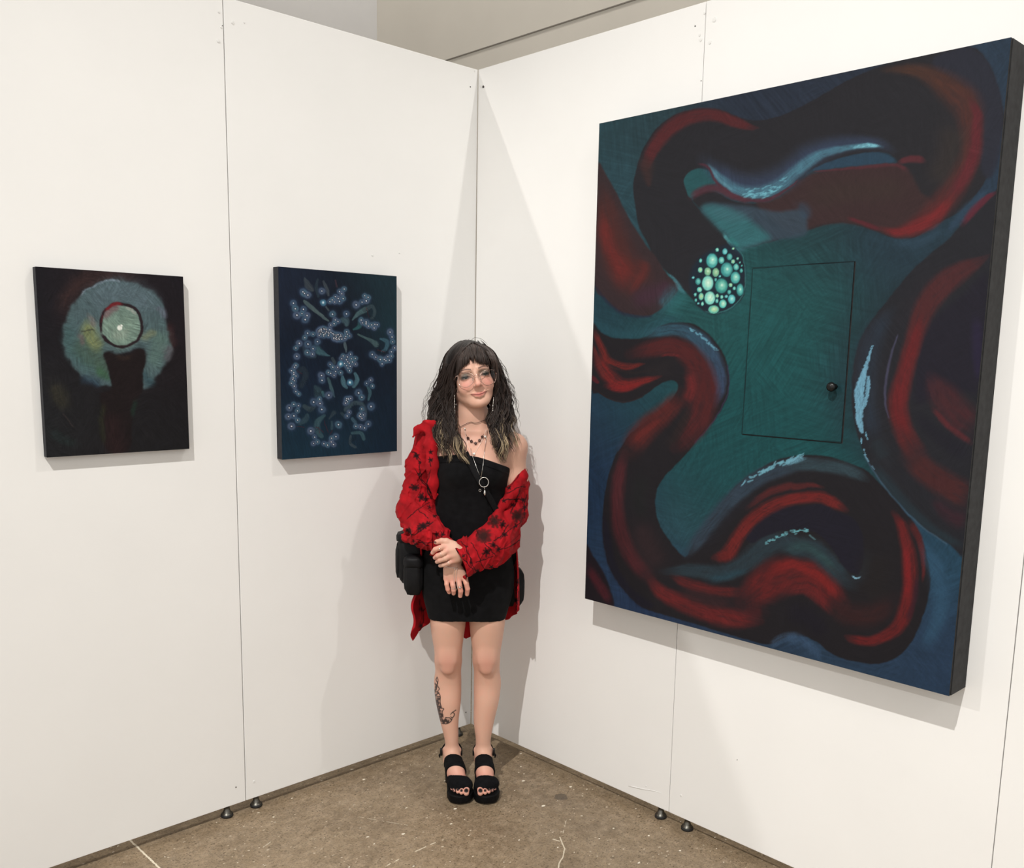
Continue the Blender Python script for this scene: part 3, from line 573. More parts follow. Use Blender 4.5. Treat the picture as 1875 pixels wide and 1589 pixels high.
    for i in range(50):
        t = rr.random(); x = 1190+390*t; y = 190-170*t**.8+rr.normal()*9; k.stroke(T('E', [(x, y, 12), (x+rr.uniform(10, 34), y-rr.uniform(4, 20), 8)]), (96, 164, 186), .75, .5)
    k.stroke(T('E', [(1140, 240, 8), (1175, 195, 14)]), (96, 160, 184), .9, .4)
    k.stroke(T('F', [(0, 70, 30), (60, 45, 34), (130, 30, 14)]), (96, 160, 186), .7, .5, .5)
    for i in range(40):
        t = rr.random(); x = 1290+330*t; y = 670-110*math.sin(t*1.57)**.8+rr.normal()*7; k.stroke(T('E', [(x, y, 10), (x+rr.uniform(8, 22), y-rr.uniform(-4, 8), 6)]), (90, 168, 182), .7, .5)
    k.stroke(T('F', [(150, 530, 10), (185, 555, 8)]), (90, 150, 160), .6, .5)
    k.stroke(T('F', [(425, 790, 8), (450, 806, 10), (482, 796, 7)]), (120, 180, 210), .95, .4)
    # reds above the arch
    k.stroke(np.concatenate([T('E', [(940, 760, 40), (1040, 730, 90), (1110, 620, 90), (1200, 500, 90), (1330, 400, 90), (1480, 340, 80)]), T('F', [(120, 285, 70), (230, 285, 70), (320, 330, 60), (390, 370, 30)])]), (128, 26, 26), .95, .5, .35)
    k.stroke(np.concatenate([T('E', [(960, 760, 60), (1080, 740, 70)])]), (112, 24, 24), .7, .8)
    k.stroke(np.concatenate([T('E', [(1180, 400, 30), (1330, 290, 50), (1480, 240, 50)]), T('F', [(60, 215, 40), (160, 205, 30), (240, 220, 14)])]), (98, 28, 30), .85, .6, .4)
    k.stroke(T('E', [(860, 700, 60), (980, 560, 70), (1100, 420, 60), (1280, 300, 50)]), (28, 28, 36), .6, .9)
    # right hand red of the loop
    k.stroke(T('F', [(690, 380, 30), (740, 460, 60), (780, 600, 80), (800, 750, 90), (790, 900, 80), (760, 1040, 90), (700, 1140, 80), (560, 1210, 60), (430, 1200, 50), (380, 1180, 20)]), (120, 24, 26), .92, .5, .35)
    k.stroke(T('F', [(770, 600, 30), (785, 760, 44), (780, 920, 40)]), (152, 22, 26), .8, .7, .4)
    k.stroke(T('F', [(800, 450, 40), (860, 560, 40), (885, 720, 26), (880, 830, 14)]), (110, 26, 28), .8, .6, .4)
    k.stroke(T('F', [(840, 800, 30), (830, 940, 34), (780, 1080, 30)]), (56, 22, 34), .7, .7)
    k.stroke(T('F', [(560, 640, 200), (580, 820, 180), (520, 950, 140)]), (30, 27, 29), .8, .9)
    # bottom left corner red
    k.fill(T('E', [(10, 680), (60, 740), (130, 850), (180, 960), (215, 1110), (160, 1100), (0, 1070)]), (26, 20, 28), 1, 2.5)
    k.stroke(T('E', [(30, 830, 60), (90, 930, 60), (150, 1020, 60), (180, 1090, 40)]), (84, 22, 32), .9, .7, .3)
    # blue swirls at the bottom
    for a, b in ((0, 0), (24, 40), (-20, -30)):
        k.stroke(T('E', [(1350, 1400+a, 20), (1440, 1340+a, 30), (1560, 1330+a, 30)]), (48, 74, 104), .5, .8, .6)
        k.stroke(T('F', [(0, 1200+a, 30), (90, 1200+a, 30), (170, 1260+a, 26), (230, 1320+a, 18)]), (50, 78, 112), .4, .8, .6)
        k.stroke(T('F', [(900+a, 600, 60), (980+a, 800, 80), (1000+a, 1000, 80), (900+a, 1250, 60)]), (38, 76, 106), .4, .9, .6)
    # the cluster of pale green bubbles
    k.fill(T('K', [(250, 190), (330, 165), (390, 200), (432, 290), (438, 420), (405, 530), (330, 590), (250, 615), (180, 600), (120, 540), (85, 450), (80, 380), (120, 280), (190, 220)]), (18, 34, 50), .85, 5)
    k.stroke(T('K', [(380, 190, 5), (425, 250, 6), (440, 400, 6), (420, 500, 7), (350, 575, 8), (250, 612, 8), (180, 600, 6)]), (40, 110, 112), .8, .6)
    k.warp(.4, 4)
    BUB = [(225, 273, 36, 46), (320, 331, 38, 46), (197, 418, 36, 47), (286, 435, 40, 47), (211, 514, 34, 42), (376, 382, 30, 38), (406, 461, 22, 38), (352, 521, 23, 29), (295, 552, 23, 27), (236, 588, 34, 26), (286, 270, 18, 22), (338, 248, 17, 22), (308, 213, 16, 19), (258, 202, 10, 12), (361, 278, 12, 13), (381, 313, 17, 21), (414, 337, 10, 13), (197, 343, 21, 26), (249, 348, 21, 28), (149, 332, 14, 17), (151, 272, 10, 12), (135, 407, 17, 21), (103, 382, 8, 8), (144, 460, 16, 17), (155, 504, 16, 22), (117, 492, 9, 11), (120, 528, 8, 10), (137, 549, 7, 7), (163, 551, 9, 12), (345, 430, 11, 13), (369, 452, 10, 11), (336, 475, 12, 14), (317, 504, 10, 10), (288, 508, 9, 12), (258, 500, 11, 12), (257, 533, 10, 13), (248, 396, 8, 10), (277, 374, 7, 8), (391, 259, 7, 8), (363, 194, 7, 7), (405, 285, 5, 6), (417, 305, 5, 6)]
    for i, (x, y, a, b) in enumerate(BUB):
        q = T('K', [(x, y, 0)])[0]; rx, ry = a/3.53, b/3.53; j = (i*7) % 5
        ring = [(52, 160, 158), (70, 190, 180), (44, 140, 140), (90, 190, 170), (60, 170, 176)][j]; core = [(130, 214, 196), (160, 220, 190), (96, 196, 184), (170, 215, 160), (120, 205, 205)][j]
        if i in (2, 4): ring, core = (110, 205, 190), (176, 226, 200)
        if i in (17, 18): ring, core = (104, 176, 140), (150, 200, 150)
        if i == 3: ring, core = (40, 140, 132), (110, 200, 178)
        k.dot(q[0], q[1], rx*1.15, ry*1.15, (14, 50, 60), .7, .2); k.dot(q[0], q[1], rx, ry, ring, 1, .12); k.dot(q[0]+rx*.1, q[1]-ry*.05, rx*.62, ry*.62, core, .9, .45)
        if a > 20: k.dot(q[0]+rx*.1, q[1]-ry*.1, rx*.2, ry*.18, (200, 235, 215), .8, .6)
    k.warp(0); k.bristle(.15, (26, 1.7), 70)
    red = np.clip((k.rgb[:, 0] - k.rgb[:, 1:].max(1)) * 4, 0, 1); k.rgb[:, 0] *= 1 - .17*red
    for p, q in (((488, 322), (1150, 276)), ((488, 322), (418, 1394)), ((418, 1394), (1062, 1446)), ((1062, 1446), (1150, 276))):
        k.stroke(T('K', [(*p, 5), (*q, 5)]), (8, 14, 18), .8, .5)
    k.grade(.84, .014); return k.rgb

BD, BA0, BA1, BZ0, BZ1 = .12*S, .838*S, 2.309*S, (.834+GAP)*S, (2.696+GAP)*S
big = empty('painting', (-BD/2, -(BA0+BA1)/2, BZ0), 0, 'huge dark teal painting of red serpent coils around a little hinged door', 'painting')
def off(P, o): return P - np.array(o.location)
def painted(name, wall, a0, a1, z0, z1, depth, nu, nv, fn, parent, gain=1.0, cut=None):
    P, q = canvas_grid(wall, a0, a1, z0, z1, depth, nu, nv); U, V = to_px(P)
    rgb = s2l(np.clip(fn(U, V), 0, 1)*255)*gain
    if cut is not None:
        c = P[q].mean(1); q = q[~cut(c)]
    return new_mesh(name, off(P, parent), q, m_paint, parent, True, rgb)
# the little door: corners taken on the painted front
dk = [hit(x, y, (1, 0, 0), -BD) for x, y in T('K', [(488, 322), (1150, 276), (1062, 1446), (418, 1394)])]
DA0 = -(dk[0][1]+dk[3][1])/2; DA1 = -(dk[1][1]+dk[2][1])/2; DZ1 = (dk[0][2]+dk[1][2])/2; DZ0 = (dk[2][2]+dk[3][2])/2
gp = .0022
painted('painted_front', 'right', BA0, BA1, BZ0, BZ1, BD, 520, 660, paint_big, big, PGAIN, lambda c: (-c[:, 1] > DA0-gp) & (-c[:, 1] < DA1+gp) & (c[:, 2] > DZ0-gp) & (c[:, 2] < DZ1+gp))
mb = MB(); mb.box((-BD+.0008, -BA1, BZ0), (-BD+.008, -BA0, BZ1)); mb.v[-1] = off(mb.v[-1], big)
mb.v = mb.v; o = mb.build('backing_board', m_side, big, smooth=False)
mb = MB()
for lo, hi in (((-BD+.009, -BA1-.002, BZ0), (0, -BA1+.02, BZ1)), ((-BD+.009, -BA0-.02, BZ0), (0, -BA0, BZ1)), ((-BD+.009, -BA1+.02, BZ0), (0, -BA0-.02, BZ0+.02)), ((-BD+.009, -BA1+.02, BZ1-.02), (0, -BA0-.02, BZ1))): mb.box(lo, hi)
mb.v = [off(v, big) for v in mb.v]; mb.build('side_frame', m_side, big, smooth=False, bevel=.0008)
door = painted('door', 'right', DA0, DA1, DZ0, DZ1, BD+.0035, 140, 210, paint_big, big, PGAIN)
mb = MB(); mb.box((-BD-.0034, -DA1, DZ0), (-BD+.002, -DA0, DZ1)); mb.v[-1] = off(mb.v[-1], big); mb.build('door_panel', m_side, door, smooth=False)
kp = hit(1529, 708, (1, 0, 0), -BD-.0035)
mb = MB(); x0 = kp[0]
mb.tube([(x0, kp[1], kp[2]), (x0-.004, kp[1], kp[2]), (x0-.014, kp[1], kp[2]), (x0-.017, kp[1], kp[2]), (x0-.022, kp[1], kp[2]), (x0-.027, kp[1], kp[2]), (x0-.030, kp[1], kp[2])], [.008, .0055, .0055, .010, .0135, .012, .006], 20)
mb.v[-1] = off(mb.v[-1], big); mb.build('knob', m_knob, door)

# ---------------------------------------------------------------- small painting of a glowing ring above a dark pillar
def paint_moon(U, V):
    k = Paint(U, V, (22, 22, 30)); L = lambda *p: T('L', p)
    k.blobs([(x[0], x[1], x[2], c) for x, c in ((L((200, 200, 400))[0], (20, 20, 28)), (L((1000, 300, 500))[0], (22, 21, 30)), (L((1150, 700, 300))[0], (30, 20, 24)), (L((700, 1200, 500))[0], (30, 24, 26)), (L((250, 1250, 300))[0], (28, 34, 38)), (L((950, 1250, 300))[0], (22, 26, 30)), (L((600, 180, 250))[0], (48, 30, 32)))])
    k.warp(4.5, 13)
    k.stroke(L((300, 480, 120), (330, 340, 120), (450, 220, 120), (620, 180, 90), (850, 200, 80)), (64, 40, 38), .6, .9, .3)
    k.stroke(L((1070, 560, 70), (1080, 680, 80)), (66, 30, 34), .6, .9)
    ring = [(0, 1.0, (78, 100, 106)), (1, .8, (96, 122, 122))]
    k.fill(L((310, 560), (340, 430), (430, 330), (520, 250), (640, 215), (800, 225), (930, 280), (1020, 370), (1045, 480), (1060, 600), (1085, 730), (1040, 830), (960, 940), (880, 1000), (870, 900), (905, 760), (860, 705), (740, 735), (610, 735), (600, 790), (640, 900), (645, 985), (520, 960), (420, 900), (350, 800), (300, 680)), (72, 98, 104), .96, 4)
    k.stroke(L((480, 400, 160), (650, 300, 170), (850, 320, 160), (960, 450, 150)), (88, 110, 122), .7, .9, .3)
    k.stroke(L((370, 520, 90), (350, 650, 100), (420, 780, 110), (560, 880, 110)), (62, 98, 100), .8, .9, .3)
    k.stroke(L((990, 560, 120), (1000, 700, 130), (940, 850, 90)), (84, 116, 108), .7, .9, .3)
    k.stroke(L((470, 700, 150), (560, 800, 130), (600, 880, 60)), (66, 92, 70), .6, .9, .3)
    k.stroke(L((570, 870, 60), (620, 930, 40)), (50, 96, 62), .6, .8)
    k.stroke(L((480, 560, 90), (510, 620, 110), (540, 680, 80)), (124, 136, 84), .85, .8, .3)
    k.stroke(L((500, 480, 40), (520, 530, 50)), (116, 108, 104), .7, .8); k.stroke(L((430, 600, 40), (440, 690, 30)), (110, 90, 92), .6, .8)
    k.stroke(L((430, 580, 10), (535, 576, 10)), (58, 62, 50), .7, .6)
    k.stroke(L((900, 620, 70), (950, 590, 50)), (118, 128, 96), .7, .8)
    k.stroke(L((430, 330, 12), (520, 255, 14), (640, 218, 16), (720, 222, 10)), (120, 142, 160), .7, .7, .5)
    k.stroke(L((960, 400, 30), (1030, 440, 50), (1040, 490, 30)), (94, 104, 122), .7, .8)
    k.stroke(L((1030, 700, 60), (1080, 740, 50), (1040, 800, 40)), (84, 84, 92), .8, .8)
    k.stroke(L((450, 930, 60), (540, 960, 60)), (38, 62, 84), .6, .9); k.stroke(L((890, 900, 50), (930, 950, 60)), (40, 72, 84), .6, .9)
    k.fill(L((580, 540), (600, 450), (660, 400), (730, 390), (820, 420), (865, 500), (872, 590), (840, 660), (760, 692), (680, 690), (610, 640)), (108, 138, 126), 1, 4)
    k.stroke(L((640, 560, 140), (720, 600, 160), (780, 520, 130)), (118, 148, 132), .8, .9, .3)
    k.stroke(L((610, 460, 60), (680, 410, 50)), (120, 84, 92), .7, .8)
    k.stroke(L((745, 408, 16), (800, 425, 24), (838, 460, 18)), (160, 170, 160), .8, .7)
    k.stroke(L((700, 610, 70), (740, 600, 60)), (140, 160, 144), .7, .9)
    k.warp(1.5, 8)
    rp = [(575, 600), (575, 500), (605, 430), (665, 385), (740, 385), (810, 410), (855, 460), (872, 540), (862, 610), (820, 662), (740, 695), (670, 685), (615, 645), (575, 600)]
    k.stroke(T('L', [(x, y, 15+8*abs(math.sin(i*1.7))) for i, (x, y) in enumerate(rp)]), (38, 24, 30), .95, .4)
    k.stroke(L((600, 440, 14), (640, 400, 24), (690, 383, 28), (740, 386, 12)), (128, 28, 36), .95, .5)
    k.stroke(L((575, 520, 8), (590, 460, 12)), (96, 32, 40), .8, .5)
    k.warp(.5, 3); x = L((712, 556, 0))[0]; k.dot(x[0], x[1], 4.6, 4.9, (226, 232, 222), 1, .25); x = L((725, 540, 0))[0]; k.dot(x[0], x[1], 2, 2, (226, 232, 222), 1, .3)
    k.warp(2, 10)
    k.fill(L((600, 745), (630, 733), (740, 765), (850, 712), (890, 735), (900, 790), (880, 900), (880, 990), (850, 1060), (800, 1130), (800, 1250), (780, 1440), (620, 1440), (610, 1300), (590, 1150), (570, 1040), (650, 1000), (640, 900), (610, 800)), (28, 20, 22), 1, 2.5)
    k.stroke(L((660, 1250, 120), (690, 1440, 130)), (42, 24, 26), .7, .9); k.stroke(L((680, 760, 30), (750, 775, 34), (800, 760, 30)), (52, 36, 30), .6, .9)
    k.stroke(L((600, 1100, 40), (580, 1250, 40), (600, 1400, 30)), (42, 44, 26), .6, .9, .3); k.stroke(L((830, 1080, 30), (800, 1200, 30)), (24, 46, 36), .7, .9)
    k.stroke(L((230, 960, 90), (280, 1060, 110), (330, 1150, 60)), (50, 48, 38), .8, .8, .4)
    k.stroke(L((210, 1300, 70), (280, 1360, 60), (400, 1400, 60)), (30, 44, 44), .6, .9, .5); k.stroke(L((300, 1180, 12), (380, 1280, 8)), (60, 50, 50), .6, .8, .5)
    k.warp(0); k.bristle(.35, (14, 1.6), 40)
    k.grade(.8, .012); return k.rgb
# ---------------------------------------------------------------- small painting of floating barnacle-like clusters
def paint_cells(U, V):
    k = Paint(U, V, (18, 30, 48)); Q = lambda *p: T('M', p)
    k.blobs([(510+15, 520, 50, (26, 36, 56)), (700, 520, 40, (24, 48, 58)), (715, 590, 30, (22, 52, 62)), (620, 680, 70, (16, 26, 42)), (560, 700, 40, (20, 36, 58)), (600, 830, 60, (22, 52, 70)), (700, 790, 50, (18, 36, 54)), (620, 560, 50, (18, 26, 40)), (540, 780, 40, (20, 44, 62))])
    k.brush(.12, 1.4, (14, 2)); k.warp(1, 8)
    G = (56, 84, 92)
    for pts, c, w in (([(300, 190, 10), (330, 250, 50), (360, 275, 20)], (60, 70, 78), .8), ([(395, 200, 14), (385, 260, 22), (400, 320, 18)], (40, 56, 68), .8), ([(435, 215, 14), (460, 270, 26), (470, 310, 18)], (66, 76, 84), .8), ([(520, 205, 10), (530, 250, 14)], (60, 44, 56), .8),
        ([(300, 355, 20), (340, 390, 30), (400, 440, 24), (470, 495, 12)], (76, 96, 100), .95), ([(455, 395, 14), (470, 420, 12)], (70, 84, 90), .8), ([(640, 488, 8), (680, 445, 30), (730, 415, 40)], (72, 102, 108), .9), ([(730, 415, 30), (780, 390, 26), (798, 430, 22), (780, 475, 20)], (54, 72, 80), .8),
        ([(700, 480, 30), (690, 530, 30), (650, 555, 14)], (44, 96, 100), .8), ([(560, 490, 30), (590, 490, 50), (600, 520, 30)], (62, 88, 98), .85), ([(585, 640, 14), (592, 680, 20), (596, 715, 6)], (78, 96, 104), .9), ([(680, 590, 10), (760, 625, 22), (810, 660, 40)], (66, 92, 96), .9),
        ([(840, 620, 14), (885, 640, 30), (880, 690, 26), (850, 710, 14)], (54, 92, 110), .9), ([(300, 680, 30), (320, 730, 40), (370, 745, 30)], (44, 62, 72), .8), ([(380, 690, 60), (420, 720, 40), (480, 742, 8)], (56, 92, 104), .9), ([(250, 870, 40), (290, 830, 30), (310, 880, 40), (280, 950, 40)], (38, 52, 64), .7),
        ([(500, 760, 20), (510, 790, 26), (490, 810, 20)], (60, 74, 80), .8), ([(570, 890, 22), (580, 940, 34), (600, 968, 20)], (70, 110, 124), .9), ([(660, 870, 24), (675, 910, 30), (650, 960, 26)], (70, 110, 124), .9), ([(470, 900, 14), (490, 970, 26), (512, 1035, 8)], (64, 94, 102), .9),
        ([(375, 960, 20), (400, 1000, 60), (390, 1040, 30)], (46, 70, 80), .8), ([(430, 1000, 20), (440, 1030, 20)], (60, 104, 112), .8), ([(740, 950, 10), (765, 1000, 26), (755, 1055, 12)], (60, 96, 108), .85), ([(300, 1100, 30), (340, 1120, 40), (380, 1100, 8)], (52, 70, 78), .85), ([(270, 1220, 30), (310, 1190, 40), (320, 1160, 20)], (48, 72, 84), .8),
        ([(600, 1120, 40), (640, 1080, 30), (700, 1080, 30), (730, 1120, 26), (730, 1190, 20)], (58, 78, 88), .85), ([(565, 1150, 20), (590, 1180, 20)], (50, 70, 80), .7), ([(475, 1190, 10), (510, 1145, 30)], (48, 64, 74), .8), ([(440, 1165, 20), (395, 1210, 40), (390, 1270, 50), (420, 1310, 30)], (54, 84, 94), .85), ([(495, 1210, 14), (495, 1260, 18)], (50, 76, 88), .8),
        ([(630, 1310, 14), (625, 1360, 20), (660, 1390, 20)], (58, 74, 84), .85), ([(640, 1290, 20), (700, 1290, 26), (720, 1330, 26)], (56, 88, 98), .85), ([(640, 1190, 24), (660, 1215, 30)], (60, 92, 110), .8)):
        k.stroke(T('M', pts), c, w, .4, .3, taper=False)
    RD = (80, 28, 36)
    for pts in ([(375, 1245, 3), (400, 1255, 3), (440, 1285, 3)], [(400, 1245, 3), (410, 1290, 3)], [(740, 400, 3), (760, 470, 3)], [(820, 700, 5), (870, 715, 5)], [(250, 850, 3), (285, 870, 3)], [(440, 1200, 3), (470, 1290, 3)], [(235, 1240, 3), (300, 1250, 3)], [(480, 1300, 4), (500, 1270, 3)]): k.stroke(T('M', pts), RD, .8, .6)
    for cx_, cy_, R, n_, a0 in ((275, 900, 60, 9, 0), (400, 1290, 50, 9, 2), (770, 440, 44, 10, 1), (400, 985, 40, 7, 1), (680, 1130, 60, 8, 2), (330, 1110, 40, 6, 0), (650, 1360, 40, 7, 3), (860, 680, 50, 9, 1)):
        for i in range(n_):
            t = a0+i*.35; k.stroke(T('M', [(cx_+math.cos(t)*R*.45, cy_+math.sin(t)*R*.45, 3), (cx_+math.cos(t)*R, cy_+math.sin(t)*R, 2)]), (16, 24, 34), .8, .6)
    D = [(290, 288, 1), (302, 300, 1), (325, 310, 1), (222, 368, 1), (235, 407, 1), (246, 456, 2), (295, 412, 1), (282, 442, 0), (320, 455, 1), (306, 485, 2), (434, 364, 3), (425, 283, 1), (548, 285, 0), (582, 268, 0), (565, 302, 0), (520, 322, 0), (575, 335, 0), (540, 335, 0), (482, 356, 0), (498, 343, 0), (516, 358, 0), (550, 355, 1), (728, 317, 0), (740, 350, 1), (708, 358, 0), (753, 327, 0), (668, 380, 2), (598, 443, 1), (703, 487, 0), (715, 506, 0), (738, 502, 1), (738, 515, 0), (755, 530, 0), (798, 517, 0), (776, 522, 0), (795, 543, 0), (815, 520, 0), (499, 446, 1), (519, 486, 0), (538, 498, 0), (512, 514, 0), (487, 525, 0), (323, 581, 1), (302, 613, 0), (263, 653, 1), (325, 659, 2), (240, 687, 0), (246, 746, 1), (393, 641, 1), (322, 718, 1), (357, 729, 0), (362, 690, 0), (362, 587, 0), (604, 587, 0), (620, 600, 0), (594, 605, 0), (587, 617, 0), (566, 618, 0), (600, 570, 0), (907, 574, 1), (921, 608, 0), (925, 643, 0), (941, 686, 0), (918, 713, 0), (918, 745, 0), (893, 750, 0), (903, 774, 0), (878, 778, 0), (866, 768, 0), (851, 798, 0), (837, 766, 1), (806, 750, 0), (781, 731, 1), (575, 742, 0), (603, 750, 0), (627, 730, 0), (660, 760, 0), (563, 762, 0), (597, 770, 0), (632, 762, 0), (607, 785, 0), (618, 795, 0), (640, 785, 0), (663, 800, 0), (585, 795, 0), (600, 812, 0), (625, 815, 0), (608, 827, 0), (620, 847, 0), (556, 800, 3), (481, 802, 0), (500, 824, 0), (536, 824, 0), (521, 855, 0), (558, 862, 0), (512, 880, 0), (486, 865, 0), (468, 858, 0), (420, 880, 1), (424, 915, 1), (239, 810, 0), (228, 824, 0), (208, 847, 0), (225, 860, 0), (226, 873, 0), (242, 886, 0), (222, 898, 0), (217, 910, 0), (229, 920, 0), (208, 937, 0), (229, 957, 0), (237, 994, 0), (260, 1012, 0), (770, 913, 0), (742, 937, 0), (782, 957, 0), (624, 932, 3), (684, 1004, 2), (705, 1037, 1), (473, 1021, 2), (600, 1045, 0), (612, 1050, 0), (628, 1045, 0), (596, 1057, 0), (605, 1068, 0), (590, 1078, 0), (773, 1101, 2), (224, 1084, 0), (192, 1111, 1), (256, 1095, 0), (250, 1130, 0), (185, 1173, 1), (225, 1168, 1), (252, 1198, 0), (208, 1241, 2), (367, 1070, 2), (407, 1048, 0), (409, 1081, 1), (424, 1123, 2), (708, 1118, 0), (619, 1142, 0), (602, 1170, 0), (697, 1155, 0), (719, 1160, 0), (690, 1168, 0), (700, 1173, 0), (708, 1184, 0), (753, 1225, 1), (665, 1241, 0), (698, 1245, 0), (727, 1253, 0), (541, 1230, 2), (346, 1275, 2), (372, 1318, 0), (392, 1351, 0), (364, 1363, 0), (522, 1315, 1), (493, 1327, 0), (493, 1352, 0), (440, 1365, 0), (466, 1374, 0), (508, 1373, 0)]
    rr = np.random.default_rng(11)
    for i in range(58):      # the dense drift across the middle
        t = rr.random(); D.append((395+170*t, 560+70*t+rr.normal()*16-12*math.sin(3*t), 0))
    HAL = [(66, 92, 120), (72, 108, 130), (82, 100, 128)]
    for i, (x, y, s_) in enumerate(D):
        q = T('M', [(x, y, 0)])[0]; r = (19, 24, 27, 23)[s_]/3.88; k.dot(q[0], q[1], r*1.4, r*1.4, (42, 60, 90), .5, .35)
    for i, (x, y, s_) in enumerate(D):
        q = T('M', [(x, y, 0)])[0]; r = (19, 24, 27, 23)[s_]/3.88
        k.dot(q[0], q[1], r, r, HAL[i % 3] if s_ < 3 else (70, 130, 160), .75, .25)
    for i, (x, y, s_) in enumerate(D):
        q = T('M', [(x, y, 0)])[0]; k.dot(q[0], q[1], 1.9+.3*s_, 2.0+.3*s_, (16, 20, 36) if s_ < 3 else (110, 170, 190), .9, .25); k.dot(q[0], q[1], 1.0+.2*s_, 1.05+.2*s_, (224, 232, 246), 1, .35)
    k.warp(0); k.brush(.10, 1.2, (10, 1.2))
    k.grade(.9, .008); return k.rgb
def small_painting(label, a0, a1, z0, z1, d, nu, nv, fn, tilt=0):
    e = empty('painting', (-(a0+a1)/2, 0, z0), 0, label, 'painting')
    painted('painted_canvas', 'left', a0, a1, z0, z1, d, nu, nv, fn, e, PGAIN)
    mb = MB(); b = .006
    mb.box((-a1, -d+.0006, z0), (-a0, -.001, z1)); mb.v[-1] = off(mb.v[-1], e); mb.build('stretched_edge', m_canvas_side, e, smooth=False, bevel=.002)
    return e
def span(d, tl, tr, br, bl):
    P = [hit(x, y, (0, 1, 0), -d) for x, y in (tl, tr, br, bl)]
    return -(P[1][0]+P[2][0])/2, -(P[0][0]+P[3][0])/2, (P[2][2]+P[3][2])/2, (P[0][2]+P[1][2])/2
D1 = .026
small_painting('small dark painting of a pale glowing ring over a black pillar, on the left wall', *span(D1, (64, 487), (333, 507), (349, 823), (86, 836)), D1, 200, 260, paint_moon)
D2 = .036
small_painting('small navy painting of floating blue cell clusters, on the left wall beside the woman', *span(D2, (506, 488), (722, 505), (731, 826), (520, 841)), D2, 300, 390, paint_cells)

